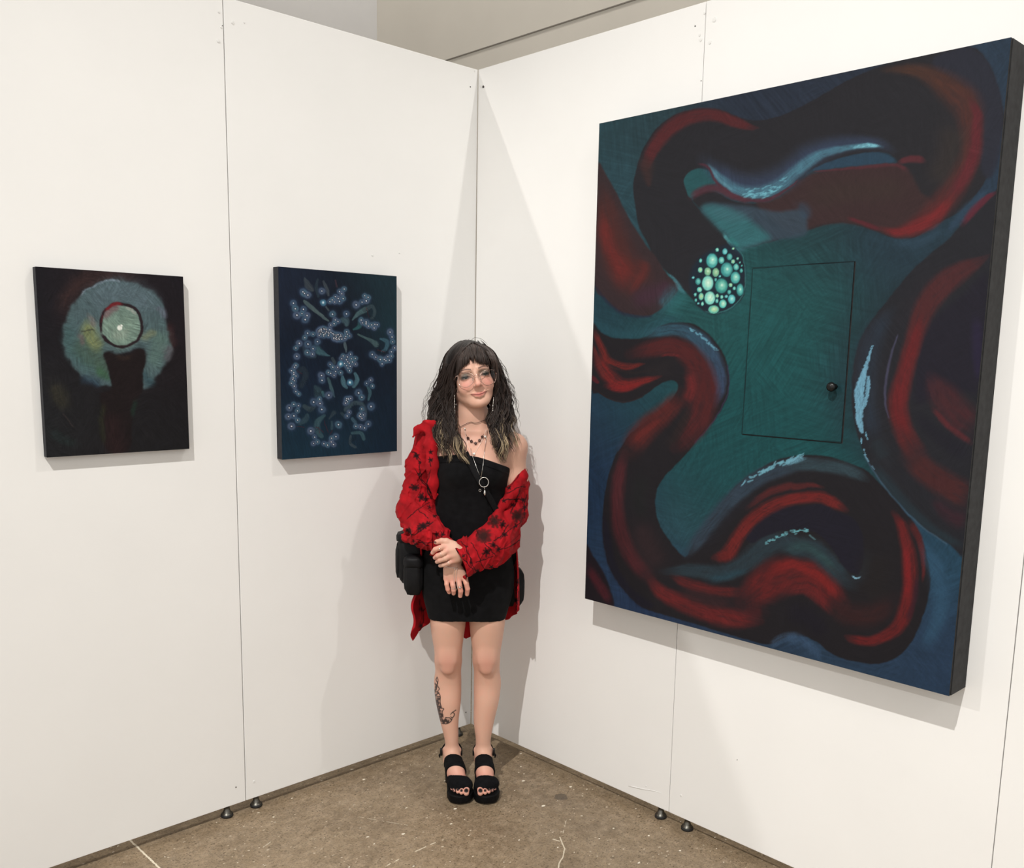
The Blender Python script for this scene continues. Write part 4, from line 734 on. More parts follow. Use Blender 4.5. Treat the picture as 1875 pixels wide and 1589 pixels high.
# ================================================================== SCULPTING (signed distance field -> one continuous surface)
class Field:
    """distance field on a rectilinear grid with uneven spacing"""
    def __init__(s, xs, ys, zs):
        s.x, s.y, s.z = [np.asarray(a, np.float32) for a in (xs, ys, zs)]
        s.d = np.full((len(s.x), len(s.y), len(s.z)), 0.08, np.float32)
    def sub(s, lo, hi):
        r = []
        for a, l, h in ((s.x, lo[0], hi[0]), (s.y, lo[1], hi[1]), (s.z, lo[2], hi[2])):
            i = max(0, np.searchsorted(a, l) - 1); j = min(len(a), np.searchsorted(a, h) + 1); r.append(slice(i, max(i+1, j)))
        X = s.x[r[0]][:, None, None]; Y = s.y[r[1]][None, :, None]; Z = s.z[r[2]][None, None, :]
        return tuple(r), X, Y, Z
    def comb(s, r, d, k, op):
        a = s.d[r]
        if op == 'u':
            if k > 0:
                h = np.maximum(k - np.abs(a - d), 0) / k; s.d[r] = np.minimum(a, d) - h*h*k*.25
            else: s.d[r] = np.minimum(a, d)
        elif op == 's':
            d = -d
            if k > 0:
                h = np.maximum(k - np.abs(a - d), 0) / k; s.d[r] = np.maximum(a, d) + h*h*k*.25
            else: s.d[r] = np.maximum(a, d)
    def cone(s, a, b, ra, rb=None, k=.01, op='u', flat=None):
        rb = ra if rb is None else rb; a = np.array(a, float); b = np.array(b, float); m = max(ra, rb) + k + .012
        r, X, Y, Z = s.sub(np.minimum(a, b) - m, np.maximum(a, b) + m); ab = b - a; L2 = ab @ ab + 1e-12
        t = np.clip(((X-a[0])*ab[0] + (Y-a[1])*ab[1] + (Z-a[2])*ab[2]) / L2, 0, 1)
        dx, dy, dz = X-a[0]-t*ab[0], Y-a[1]-t*ab[1], Z-a[2]-t*ab[2]
        if flat is not None:      # flatten along a direction
            n, f = np.array(flat[0], float), flat[1]; q = dx*n[0]+dy*n[1]+dz*n[2]; e = f - 1
            dx, dy, dz = dx+q*n[0]*e, dy+q*n[1]*e, dz+q*n[2]*e
        d = np.sqrt(dx*dx+dy*dy+dz*dz) - (ra + (rb-ra)*t)
        s.comb(r, d.astype(np.float32), k, op)
    def chain(s, pts, rad, k=.006, op='u', flat=None):
        for i in range(len(pts)-1): s.cone(pts[i], pts[i+1], rad[i], rad[i+1], k, op, flat)
    def ell(s, c, rad, k=.01, op='u', R=None):
        c = np.array(c, float); rad = np.array(rad, float); m = rad.max() + k + .012
        r, X, Y, Z = s.sub(c - m, c + m); x, y, z = X-c[0], Y-c[1], Z-c[2]
        if R is not None:
            R = np.asarray(R); x, y, z = R[0,0]*x+R[1,0]*y+R[2,0]*z, R[0,1]*x+R[1,1]*y+R[2,1]*z, R[0,2]*x+R[1,2]*y+R[2,2]*z
        k0 = np.sqrt((x/rad[0])**2+(y/rad[1])**2+(z/rad[2])**2); k1 = np.sqrt((x/rad[0]**2)**2+(y/rad[1]**2)**2+(z/rad[2]**2)**2)+1e-9
        s.comb(r, (k0*(k0-1)/k1).astype(np.float32), k, op)
    def loft(s, lv, k=.01, op='u', p=2.0, cap=.0):
        """lv rows: z, cx, cy, a, b (ascending z) smooth cross-sections stacked upwards"""
        lv = np.array(lv, float); z0, z1 = lv[0, 0], lv[-1, 0]; m = k + .02
        lo = (np.min(lv[:, 1]-lv[:, 3])-m, np.min(lv[:, 2]-lv[:, 4])-m, z0-m); hi = (np.max(lv[:, 1]+lv[:, 3])+m, np.max(lv[:, 2]+lv[:, 4])+m, z1+m)
        r, X, Y, Z = s.sub(lo, hi); zz = np.clip(Z.ravel(), z0, z1)
        cs = catmull(lv, 8); f = [np.interp(zz, cs[:, 0], cs[:, i]).astype(np.float32)[None, None, :] for i in (1, 2, 3, 4)]
        u = np.abs((X-f[0])/f[2]); v = np.abs((Y-f[1])/f[3]); q = (u**p+v**p)**(1/p) + 1e-6
        gx = u**(p-1)/f[2]; gy = v**(p-1)/f[3]; g = np.sqrt(gx*gx+gy*gy)/np.maximum(q, 1e-3)**(p-1)
        d = (q-1)/np.maximum(g, 1/np.maximum(f[2], f[3])); d = np.clip(d, -.1, .1)
        dz = np.maximum(z0+cap-Z, Z-(z1-cap)); e = np.where(dz > 0, np.sqrt(np.maximum(d, 0)**2+dz*dz) if True else 0, d)
        e = np.maximum(d, dz) if cap == 0 else e
        s.comb(r, e.astype(np.float32), k, op)
    def displace(s, fn):
        s.d += fn(s.x[:, None, None], s.y[None, :, None], s.z[None, None, :]).astype(np.float32)
    def mesh(s):
        """surface nets"""
        d = s.d; ins = d < 0; nx, ny, nz = d.shape
        m = np.zeros((nx-1, ny-1, nz-1), np.uint8)
        for i in (0, 1):
            for j in (0, 1):
                for k in (0, 1): m += ins[i:nx-1+i, j:ny-1+j, k:nz-1+k]
        cells = np.argwhere((m > 0) & (m < 8)); ci, cj, ck = cells.T
        idm = np.full((nx-1, ny-1, nz-1), -1, np.int32); idm[ci, cj, ck] = np.arange(len(cells))
        acc = np.zeros((len(cells), 3)); cnt = np.zeros(len(cells))
        co_ = [(i, j, k) for i in (0, 1) for j in (0, 1) for k in (0, 1)]
        for a in co_:
            for ax in range(3):
                if a[ax] == 1: continue
                b = list(a); b[ax] = 1
                da = d[ci+a[0], cj+a[1], ck+a[2]]; db = d[ci+b[0], cj+b[1], ck+b[2]]; c = (da < 0) != (db < 0)
                t = np.where(c, da/np.where(c, da-db, 1), 0); pa = np.stack([s.x[ci+a[0]], s.y[cj+a[1]], s.z[ck+a[2]]], 1); pb = np.stack([s.x[ci+b[0]], s.y[cj+b[1]], s.z[ck+b[2]]], 1)
                acc += np.where(c[:, None], pa+(pb-pa)*t[:, None], 0); cnt += c
        v = acc/np.maximum(cnt, 1)[:, None]; q = []
        e = np.argwhere(ins[:-1] != ins[1:]); e = e[(e[:, 1] > 0) & (e[:, 2] > 0) & (e[:, 1] < ny-1) & (e[:, 2] < nz-1)]; i, j, k = e.T
        f = np.stack([idm[i, j-1, k-1], idm[i, j, k-1], idm[i, j, k], idm[i, j-1, k]], 1); fl = ~ins[i, j, k]; f[fl] = f[fl][:, ::-1]; q.append(f)
        e = np.argwhere(ins[:, :-1] != ins[:, 1:]); e = e[(e[:, 0] > 0) & (e[:, 2] > 0) & (e[:, 0] < nx-1) & (e[:, 2] < nz-1)]; i, j, k = e.T
        f = np.stack([idm[i-1, j, k-1], idm[i-1, j, k], idm[i, j, k], idm[i, j, k-1]], 1); fl = ~ins[i, j, k]; f[fl] = f[fl][:, ::-1]; q.append(f)
        e = np.argwhere(ins[:, :, :-1] != ins[:, :, 1:]); e = e[(e[:, 0] > 0) & (e[:, 1] > 0) & (e[:, 0] < nx-1) & (e[:, 1] < ny-1)]; i, j, k = e.T
        f = np.stack([idm[i-1, j-1, k], idm[i, j-1, k], idm[i, j, k], idm[i-1, j, k]], 1); fl = ~ins[i, j, k]; f[fl] = f[fl][:, ::-1]; q.append(f)
        q = np.concatenate(q); q = q[(q >= 0).all(1)]
        # light relaxation to remove stepping
        return v, q
def relax(v, q, it=1, lam=.5, w=None):
    for _ in range(it):
        acc = np.zeros_like(v); n = np.zeros(len(v))
        for a in range(4):
            b = (a+1) % 4
            for c in range(3): acc[:, c] += np.bincount(q[:, a], v[q[:, b], c], len(v)) + np.bincount(q[:, b], v[q[:, a], c], len(v))
            n += np.bincount(q[:, a], minlength=len(v)) + np.bincount(q[:, b], minlength=len(v))
        t = acc/np.maximum(n, 1)[:, None]; l = lam if w is None else (lam*w)[:, None]
        v = v + (t-v)*l
    return v
def axis(parts):
    """parts: (start, end, step)"""
    o = []
    for a, b, st in parts: o += list(np.arange(a, b-1e-9, st))
    return np.array(o + [parts[-1][1]])
def rotm(ax, ay, az):
    return _rot(ax, ay, az)

# ================================================================== THE WOMAN
person = empty('person', ORG, ROTZ, 'woman with glasses, wavy dark hair, black mini dress and red shirt standing in the corner', 'person')
def lv(z, xl, xr, cy, b):   # cross-section from its left and right outline
    return (z, (xl+xr)/2, cy, (xr-xl)/2, b)
# ---- body field
BX = axis([(-.32, -.155, .004), (-.155, .125, .0018), (.125, .22, .004)])
BY = axis([(-.235, .165, .0024)])
BZ = axis([(-.004, .10, .0026), (.10, .17, .0042), (.17, .37, .0022), (.37, .76, .0042), (.76, 1.0, .0019), (1.0, 1.43, .0042), (1.43, 1.70, .0016)])
fb = Field(BX, BY, BZ)
# torso
fb.loft([(.70, -.03, .0, .13, .08), (.78, -.028, .005, .158, .094), (.86, -.028, .005, .160, .097), (.95, -.028, .0, .145, .092), (1.05, -.026, -.005, .122, .082), (1.12, -.024, -.008, .118, .082), (1.22, -.02, -.01, .135, .088), (1.29, -.016, -.0, .14, .078), (1.335, -.014, .012, .125, .055), (1.355, -.014, .018, .09, .045)], .02)
for sx in (-.062, .032): fb.ell((sx, -.062, 1.225), (.055, .05, .055), .03)
fb.cone((-.014, .025, 1.345), (-.018, .018, 1.42), .056, .052, .04)            # neck
fb.cone((-.018, .018, 1.42), (-.026, .010, 1.50), .052, .053, .03)
fb.cone((-.05, .02, 1.365), (-.165, .02, 1.325), .040, .044, .04)              # trapezius / shoulders
fb.cone((.022, .02, 1.365), (.135, .018, 1.315), .040, .046, .04)
fb.cone((-.035, -.035, 1.325), (-.14, -.022, 1.34), .007, .007, .012)           # collar bones
fb.cone((.010, -.035, 1.322), (.11, -.022, 1.328), .007, .007, .012)
# left arm in the picture (her right): hangs, elbow out, forearm forward; the hand hangs in front
EL1, WR1 = (-.225, .035, 1.07), at(833, 1024, -.150)
fb.chain([(-.165, .018, 1.31), (-.200, .030, 1.19), EL1], [.046, .042, .037], .03)
fb.chain([EL1, ((EL1[0]+WR1[0])/2, -.06, (EL1[2]+WR1[2])/2+.005), WR1], [.037, .034, .025], .02)
# right arm in the picture (her left)
EL2, WR2 = (.142, .035, 1.05), at(850, 1012, -.178)
fb.chain([(.132, .016, 1.30), (.142, .022, 1.19), EL2], [.047, .041, .036], .03)
fb.chain([EL2, ((EL2[0]+WR2[0])/2, -.075, (EL2[2]+WR2[2])/2), WR2], [.036, .033, .025], .02)
# legs
def leg(rows, kx): fb.loft([lv(*r) for r in rows], .012)
fb.loft([lv(.10, -.108, -.057, .036, .036), lv(.13, -.105, -.058, .034, .032), lv(.187, -.112, -.058, .030, .033), lv(.25, -.128, -.058, .034, .042), (.33, -.098, .042, .048, .056), (.40, -.101, .048, .052, .058), (.455, -.099, .03, .049, .051), (.50, -.0985, .012, .052, .052), (.54, -.099, .008, .052, .054), (.60, -.1005, .006, .060, .064), (.66, -.100, .006, .067, .074), (.72, -.100, .006, .066, .070)], .015)
fb.loft([lv(.10, .010, .066, .036, .036), lv(.13, .010, .066, .034, .032), lv(.187, .008, .067, .030, .033), lv(.25, .000, .078, .034, .042), (.33, .0475, .042, .048, .056), (.40, .0505, .048, .052, .058), (.455, .0475, .03, .049, .051), (.50, .0445, .012, .052, .052), (.54, .045, .008, .053, .054), (.60, .0455, .006, .061, .064), (.66, .046, .006, .067, .074), (.72, .044, .006, .066, .070)], .015)
for kx in (-.099, .045):
    fb.ell((kx, -.034, .525), (.029, .014, .034), .025); fb.ell((kx, -.030, .478), (.019, .011, .016), .02)   # kneecaps
# feet: seated on the raised soles
TOES = ((.025, .036, .0110), (.0055, .037, .0080), (-.0095, .033, .0076), (-.023, .026, .0072), (-.035, .016, .0066))
def foot(fb, ax, tx, s_, g=0.0, toes=True):
    """ax ankle x, tx ball-of-foot x, s_ = +1 when the big toe lies towards +x"""
    fb.ell((ax, .045, .100), (.030+g, .038+g, .034+g), .02)                       # heel
    mx = ax+(tx-ax)*.5
    fb.cone((ax, .026, .125), (mx, -.050, .094), .031+g, .027+g, .02)   # instep
    fb.cone((mx, -.050, .092), (tx, -.104, .063), .028+g, .022+g, .02)
    fb.cone((tx-.023*s_, -.094, .058), (tx+.021*s_, -.110, .060), .020+g, .021+g, .014)
    fb.cone((ax, .03, .085), (mx, -.05, .072), .026+g, .024+g, .02); fb.cone((mx, -.05, .070), (tx, -.09, .060), .026+g, .022+g, .02)
    if not toes: return
    for q, (dx, L_, r_) in enumerate(TOES):
        x0 = tx+dx*s_*.9; y0 = -.112+q*.0035
        fb.chain([(x0, y0, .054), (x0+.001*s_, y0-L_*.6, .054), (x0, y0-L_, .047)], [r_, r_, r_*.95], .0016)
    for e in (-1, 1): fb.ell((ax+e*.0275, .034, .130), (.009, .012, .012), .012)
foot(fb, -.083, -.047, 1); foot(fb, .038, .050, -1)
# hands
def px(k, x, y, d): q = T(k, [(x, y, 0)])[0]; return at(q[0], q[1], d)
HA = lambda x, y, d: px('H', x, y, d)
# lower hand (her right), hanging, back of the hand to the viewer
W1 = HA(600, 740, -.160)
fb.cone(WR1, HA(590, 800, -.160), .024, .024, .012, flat=((0, 1, 0), 1.25))
kn1 = [HA(475, 985, -.158), HA(572, 1005, -.164), HA(690, 990, -.166), HA(790, 950, -.162)]
for a, b in zip((HA(480, 820, -.160), HA(550, 810, -.163), HA(640, 810, -.164), HA(720, 820, -.161)), kn1): fb.cone(a, b, .0135, .0118, .010)
for kp_, pts, r_ in zip(kn1, ([(478, 1090, -.168), (498, 1180, -.166), (520, 1235, -.156)], [(590, 1110, -.176), (602, 1195, -.174), (602, 1255, -.164)], [(708, 1110, -.178), (730, 1210, -.176), (722, 1300, -.166)], [(830, 1070, -.174), (855, 1170, -.172), (845, 1270, -.160)]), (.0080, .0086, .0089, .0088)):
    P_ = [kp_] + [HA(*q) for q in pts]; fb.chain(P_, [r_*1.15, r_*1.05, r_, r_*.86], .0022)
fb.chain([HA(740, 850, -.150), HA(810, 950, -.140), HA(830, 1040, -.140)], [.011, .0095, .008], .004)
# upper hand (her left) folded over the wrist, fingers pointing left
fb.cone(WR2, HA(660, 500, -.190), .024, .024, .012, flat=((0, 1, 0), 1.2))
kn2 = [HA(455, 400, -.196), HA(490, 480, -.203), HA(535, 575, -.203), HA(590, 660, -.197)]
for a, b in zip((HA(630, 400, -.192), HA(650, 470, -.196), HA(670, 550, -.197), HA(680, 620, -.193)), kn2): fb.cone(a, b, .0140, .0112, .010)
for kp_, pts, r_ in zip(kn2, ([(360, 425, -.205), (270, 455, -.200), (222, 515, -.186)], [(400, 535, -.213), (310, 570, -.207), (262, 605, -.191)], [(450, 622, -.212), (350, 655, -.206), (300, 680, -.190)], [(510, 702, -.206), (420, 735, -.200), (355, 750, -.187)]), (.0092, .0088, .0086, .0078)):
    P_ = [kp_] + [HA(*q) for q in pts]; fb.chain(P_, [r_*1.12, r_*1.05, r_, r_*.85], .0022)
fb.chain([HA(590, 370, -.188), HA(470, 310, -.190), HA(385, 300, -.192), HA(300, 320, -.186), HA(275, 325, -.182)], [.0150, .0112, .0098, .0085, .0070], .005)

# ---- head, sculpted in its own turned frame and merged
HC = np.array([-.020, -.004, 1.563]); HR = rotm(math.radians(-3), math.radians(-12), 0) @ rotm(0, 0, math.radians(9)) * 1.04
def HP(x, y, z): return HC + HR @ np.array([x, y, z])
def hc(a, b, ra, rb, k, op='u'): fb.cone(HP(*a), HP(*b), ra, rb, k, op)
def he(c, r, k, op='u'): fb.ell(HP(*c), np.array(r)*1.04, k, op, HR/1.04)
he((0, .015, .030), (.071, .088, .082), .01)              # skull
he((0, -.028, -.031), (.0580, .058, .067), .03)           # face
he((0, -.050, .030), (.054, .036, .045), .02)             # forehead
for e in (-1, 1):
    hc((e*.046, .005, -.046), (e*.020, -.056, -.084), .021, .019, .022)       # jaw
    he((e*.035, -.055, -.034), (.024, .022, .022), .022)                      # cheeks
    hc((e*.014, -.084, .020), (e*.044, -.068, .018), .008, .007, .012)        # brow ridge
    he((e*.0335, -.090, .002), (.017, .012, .010), .012, 's')                  # socket
    he((e*.0335, -.069, -.001), (.0155, .0145, .0135), .004)                   # eyelids
    he((e*.034, -.084, -.003), (.0125, .006, .0026), .0015, 's')             # opening, narrowed by the smile
    he((e*.073, .012, -.018), (.007, .016, .028), .004)                       # ear
    he((e*.079, .008, -.016), (.004, .009, .017), .003, 's')
he((0, -.064, -.094), (.020, .019, .014), .02)            # chin
hc((0, -.086, .008), (0, -.103, -.028), .0062, .0082, .010)   # nose bridge
he((0, -.1045, -.031), (.0095, .0088, .0080), .008)
for e in (-1, 1):
    he((e*.0112, -.095, -.034), (.0058, .0075, .0056), .005); he((e*.0056, -.101, -.0390), (.0026, .0036, .0024), .0015, 's')
# mouth: a closed smile
for e in (-1, 1):
    hc((0, -.0870, -.0620), (e*.012, -.0845, -.0608), .0040, .0035, .006); hc((e*.012, -.0845, -.0608), (e*.028, -.0745, -.0535), .0035, .0016, .005)
    hc((0, -.0845, -.0705), (e*.011, -.0822, -.0685), .0044, .0038, .008); hc((e*.011, -.0822, -.0685), (e*.025, -.0755, -.0570), .0038, .0016, .006)
    hc((0, -.0925, -.0658), (e*.015, -.0890, -.0638), .0010, .0010, .0022, 's'); hc((e*.015, -.0890, -.0638), (e*.032, -.0765, -.0525), .0010, .0012, .0022, 's')
    hc((e*.021, -.094, -.038), (e*.038, -.080, -.054), .0030, .0026, .009, 's')  # smile folds
bv, bq = fb.mesh(); bv = relax(bv, bq, 1, .35)
del fb
# ---- skin colour
def head_uv(v): return (v - HC) @ HR / 1.04**2
hv = head_uv(bv)
skin = np.tile(s2l((211, 167, 146)), (len(bv), 1))
def tint(mask, col, op):
    global skin
    a = (np.clip(mask, 0, 1)*op)[:, None]; skin = skin*(1-a) + s2l(col)*a
def gauss(v, c, r): return np.exp(-(((v-np.array(c))/np.array(r))**2).sum(1))
isface = (bv[:, 2] > 1.45)
nz_ = fbm2(bv[:, 0]*40+7, bv[:, 2]*40+bv[:, 1]*30)
tint((nz_-.45)*2, (226, 160, 142), .25)
for e in (-1, 1):
    tint(isface*gauss(hv, (e*.037, -.078, -.030), (.022, .03, .018)), (224, 142, 132), .5)
    tint(isface*gauss(hv, (e*.0335, -.083, .008), (.020, .016, .0080)), (78, 98, 90), .8)       # eye shadow
    tint(isface*gauss(hv, (e*.043, -.078, .000), (.011, .016, .008)), (24, 50, 50), .9)
    tint(isface*gauss(hv, (e*.0335, -.083, -.0005), (.0170, .012, .0040)), (12, 14, 16), 1.3)      # lash line
    tint(isface*gauss(hv, (e*.034, -.083, -.0055), (.0150, .012, .0020)), (24, 44, 44), .9)
    t = np.clip((np.abs(hv[:, 0])-.012)/.036, 0, 1); bz = .0205+.006*np.sin(t*2.4)-.003*t
    tint(isface*(np.sign(hv[:, 0]) == e)*(hv[:, 1] < -.03)*(np.abs(hv[:, 0]) > .012)*(np.abs(hv[:, 0]) < .049)*np.exp(-((hv[:, 2]-bz)/(.0030-.0012*t))**2), (62, 42, 38), .9)
tint(isface*gauss(hv, (0, -.105, -.031), (.011, .02, .010)), (226, 142, 130), .5)
lip = isface*(hv[:, 1] < -.070)*np.clip(1.3-np.abs(hv[:, 0])/.026, 0, 1)**.5*(np.abs(hv[:, 0]) < .027)*np.exp(-((hv[:, 2]-(-.0655+.16*hv[:, 0]**2*60*.15+.30*np.abs(hv[:, 0])*.5))/(.0082-.17*np.abs(hv[:, 0])))**4)
tint(lip, (196, 98, 98), .7)
tint(isface*(hv[:, 1] < -.070)*(np.abs(hv[:, 0]) < .028)*np.exp(-((hv[:, 2]-(-.0650+.11*np.abs(hv[:, 0])+3.6*hv[:, 0]**2))/.0012)**2), (96, 36, 38), 1)
tint(gauss(bv, (-.014, -.05, 1.33), (.10, .2, .05)), (222, 160, 142), .25)
for kx in (-.099, .045):
    tint(gauss(bv, (kx, -.04, .505), (.035, .05, .05)), (204, 128, 114), .42)
hands = (bv[:, 1] < -.13)*(bv[:, 2] > .76)*(bv[:, 2] < 1.02)
tint(hands*np.clip((.885-bv[:, 2])/.06, 0, 1), (220, 140, 124), .5); tint(hands*(bv[:, 2] > .93)*np.clip((-.11-bv[:, 0])/.03, 0, 1), (222, 146, 130), .5)
for kk, q in enumerate(kn1+kn2): tint(gauss(bv, q, (.009, .02, .009)), (216, 136, 122), .5)
feet = bv[:, 2] < .14
tint(feet*gauss(bv, (0, -.10, .06), (.3, .06, .05)), (226, 140, 134), .5)
# nails
HN = lambda x, y, d: HA(x, y, d)
for (x, y, d) in ((524, 1248, -.163), (602, 1268, -.170), (722, 1318, -.172), (845, 1288, -.166)): tint(gauss(bv, HA(x, y, d), (.0055, .010, .006)), (236, 178, 160), .7)
for (x, y) in ((208, 525), (250, 615), (288, 690), (342, 752)): tint(gauss(bv, HA(x, y, -.19), (.006, .02, .006)), (232, 180, 166), .6)
tint((gauss(bv, HA(266, 318, -.185), (.007, .03, .0045))-.35)*4, (70, 22, 26), .9)
for tx, s_ in ((-.047, 1), (.050, -1)):
    for q, (dx, L_, r_) in enumerate(TOES):
        tint((gauss(bv, (tx+dx*s_*.9, -.112+q*.0035-L_-.001, .057), (r_*.75, r_*.9, r_*.7))-.25)*4, (10, 8, 10), 1.0)
# tattoo on the outer shin, drawn on the skin
TB, TU, TV = None, *to_px(loc2w(bv))
class Sk(Paint):
    def __init__(s, U, V, rgb): s.U0 = s.U = U; s.V0 = s.V = V; s.rgb = rgb
q3 = lambda pts: [(740+x/3.973, 1100+y/3.973, w) for x, y, w in pts]
lg = np.nonzero((bv[:, 2] > .15) & (bv[:, 2] < .5) & (bv[:, 0] < -.02) & (bv[:, 1] < .09))[0]
sk = Sk(TU[lg], TV[lg], np.zeros((len(lg), 3)))
def ink(pts, op=.95, soft=.45): sk.stroke(q3([(x, y, w*1.25) for x, y, w in pts]), (1*255, 0, 0), op, soft)
for pts in ([(240, 553, 1.4), (232, 575, 1.4), (244, 600, 1.4), (228, 625, 1.4), (236, 650, 1.6)], [(240, 553, 1.2), (247, 580, 1.2), (240, 610, 1.2), (256, 640, 1.3), (243, 660, 1.3), (262, 690, 1.3), (262, 740, 1.4), (272, 780, 1.4)],
            [(222, 640, 1.3), (224, 690, 1.4), (236, 760, 1.5), (250, 820, 1.5), (262, 870, 1.6)], [(230, 690, 1.6), (262, 700, 1.6)], [(240, 720, 1.4), (250, 740, 1.4), (240, 760, 1.4)], [(262, 780, 1.4), (288, 785, 1.4), (276, 810, 1.4), (284, 850, 1.6)],
            [(352, 810, 1.2), (376, 795, 1.4)], [(335, 830, 1.2), (352, 812, 1.4), (366, 825, 1.4), (352, 850, 1.3), (335, 840, 1.3)], [(300, 850, 1.4), (330, 850, 1.4), (340, 862, 1.4)], [(350, 850, 1.4), (340, 875, 1.6), (310, 893, 1.6), (270, 890, 1.6)]): ink(pts)
for pts in ([(226, 600, 2), (236, 625, 2.5), (228, 650, 2)], [(228, 660, 2), (250, 668, 2.5), (230, 684, 2)], [(232, 705, 2), (256, 712, 2.5), (236, 730, 2.5), (262, 745, 2)], [(240, 770, 2.5), (268, 770, 2), (246, 795, 2.5), (276, 800, 2)], [(252, 820, 2.5), (280, 830, 2.5), (258, 850, 3)], [(275, 860, 2.5), (290, 885, 2.5), (300, 860, 2.5), (315, 885, 2.5), (328, 862, 2.5)]): ink(pts, .8)
sk.stroke(q3([(232, 700, 3), (245, 740, 4.5), (252, 790, 5), (262, 830, 5), (275, 870, 6), (300, 872, 5.5), (330, 866, 4)]), (255, 0, 0), .7, .5, .5)
a = np.clip(sk.rgb[:, 0:1]*1.15, 0, .95); skin[lg] = skin[lg]*(1-a) + s2l((34, 30, 34))*a
m_skin = material('skin', (.7, .45, .35), .48, spec=.35, attr=True)
b_ = bsdf(m_skin); b_.inputs['Subsurface Weight'].default_value = .12; b_.inputs['Subsurface Radius'].default_value = (.01, .004, .002); b_.inputs['Subsurface Scale'].default_value = .6
add_bump(m_skin, 700, .08, .0004, 2)
new_mesh('body', bv, bq, m_skin, person, True, skin)
# eyes
m_eye = material('eye', (.8, .78, .75), .1, attr=True)
for e in (-1, 1):
    mb = MB(); th = 24; mb.ball((0, 0, 0), .0118, 24, 16); v = mb.v[0]
    g = np.array([e*.0, -1, -.12]); g /= np.linalg.norm(g); ca = (v/.0118) @ g; col = np.where(ca[:, None] > .96, np.array([.005, .005, .005]), np.where(ca[:, None] > .84, s2l((52, 62, 58)), s2l((190, 176, 168))))
    mb.v[0] = (HC + (v + np.array([e*.0335, -.0705, -.001])) @ HR.T); mb.c[0] = col
    mb.build('eye', m_eye, person, use_col=True)

# ================================================================== CLOTHES
def finish(f, name, mat, parent, it=1, lam=.4, colors=None):
    v, q = f.mesh(); v = relax(v, q, it, lam)
    c = colors(v) if colors else None
    return new_mesh(name, v, q, mat, parent, True, c), v, q
# the body's front depth under a pixel
def on_body(x, y, off=.002):
    m = (np.abs(TU-x) < 2.2) & (np.abs(TV-y) < 2.2)
    d = bv[m, 1].min() if m.any() else -.08
    return at(x, y, d-off)
# ---- black strapless mini dress
DR = [(.668, -.0295, .0, .1430, .092), (.70, -.029, .001, .151, .095), (.78, -.028, .004, .170, .102), (.86, -.028, .005, .171, .104), (.95, -.028, .0, .152, .099), (1.05, -.026, -.005, .129, .090), (1.12, -.024, -.008, .125, .089), (1.22, -.02, -.010, .1415, .095), (1.30, -.016, .0, .147, .086)]
fd = Field(axis([(-.215, .16, .0034)]), axis([(-.15, .125, .0034)]), axis([(.655, 1.315, .0034)]))
fd.loft(DR, .01)
for sx in (-.062, .032): fd.ell((sx, -.064, 1.225), (.058, .053, .058), .03)
def _dz(x, y, z):
    r = (fbm2(z*60+x*9, x*7+y*5)-.5)*.0036*np.exp(-((z-1.10)/.10)**2) + (fbm2(z*75+x*14, x*9)-.5)*.0022*np.exp(-((z-.74)/.06)**2)
    r = r + .0012*np.sin((z-1.262-.3*0)*900)*np.exp(-((z-1.268)/.006)**2)
    return r + (fbm2(x*22+3, z*26+y*12)-.5)*.002
fd.displace(_dz)
X_, Z_ = fd.x[:, None, None], fd.z[None, None, :]; Y_ = fd.y[None, :, None]
fd.d = np.maximum(fd.d, Z_-(1.288-1.6*(X_+.03)**2-.09*(X_+.03)+.2*np.maximum(Y_+.02, 0)))
fd.d = np.maximum(fd.d, (.675+.006*np.cos((X_+.03)*18))-Z_).astype(np.float32)
m_dress = material('black_stretch_fabric', (.0045, .0045, .0052), .85, spec=.1); vary(m_dress, (.0045, .0045, .0052), .3, 40)
bsdf(m_dress).inputs['Sheen Weight'].default_value = .03; add_bump(m_dress, 1400, .2, .0004, 2)
dress, dv, dq = finish(fd, 'dress', m_dress, person, 2, .5)
mb = MB()                                              # stitched hem band along the neckline
seam = []
for t in np.linspace(-.165, .115, 40):
    z = 1.268-1.6*(t+.03)**2-.09*(t+.03); m = (np.abs(dv[:, 0]-t) < .004) & (np.abs(dv[:, 2]-z) < .004)
    if m.any(): seam.append((t, dv[m, 1].min()-.0006, z))
mb.tube(seam, .0009, 5); mb.build('neckline_seam', m_dress, dress)
def on_dress(x, y, off=.002):
    p = at(x, y, -.1); m = (np.abs(dv[:, 0]-p[0]) < .006) & (np.abs(dv[:, 2]-p[2]) < .006)
    d = dv[m, 1].min() if m.any() else -.1
    return at(x, y, d-off)
del fd
# ---- red shirt worn open, off one shoulder
fs = Field(axis([(-.315, .215, .0021)]), axis([(-.25, .13, .0026)]), axis([(.82, 1.41, .0021)]))
# viewer's left sleeve
A0 = [(-.105, .028, 1.375), (-.168, .020, 1.325), (-.203, .018, 1.235), (-.212, .022, 1.150), (-.212, .015, 1.075)]
fs.chain(A0, [.040, .050, .048, .051, .062], .03)
fs.ell((-.232, .015, 1.082), (.048, .056, .046), .03)
C1 = at(808, 998, -.135)
fs.chain([(-.213, .01, 1.065), (-.178, -.068, 1.014), C1], [.062, .059, .040], .03)
for (x, y, d, r_) in ((752, 965, -.05, .026), (770, 985, -.09, .024), (790, 990, -.12, .02), (748, 985, -.04, .018)): fs.ell(at(x, y, d), (r_, r_*1.1, r_*.7), .012)
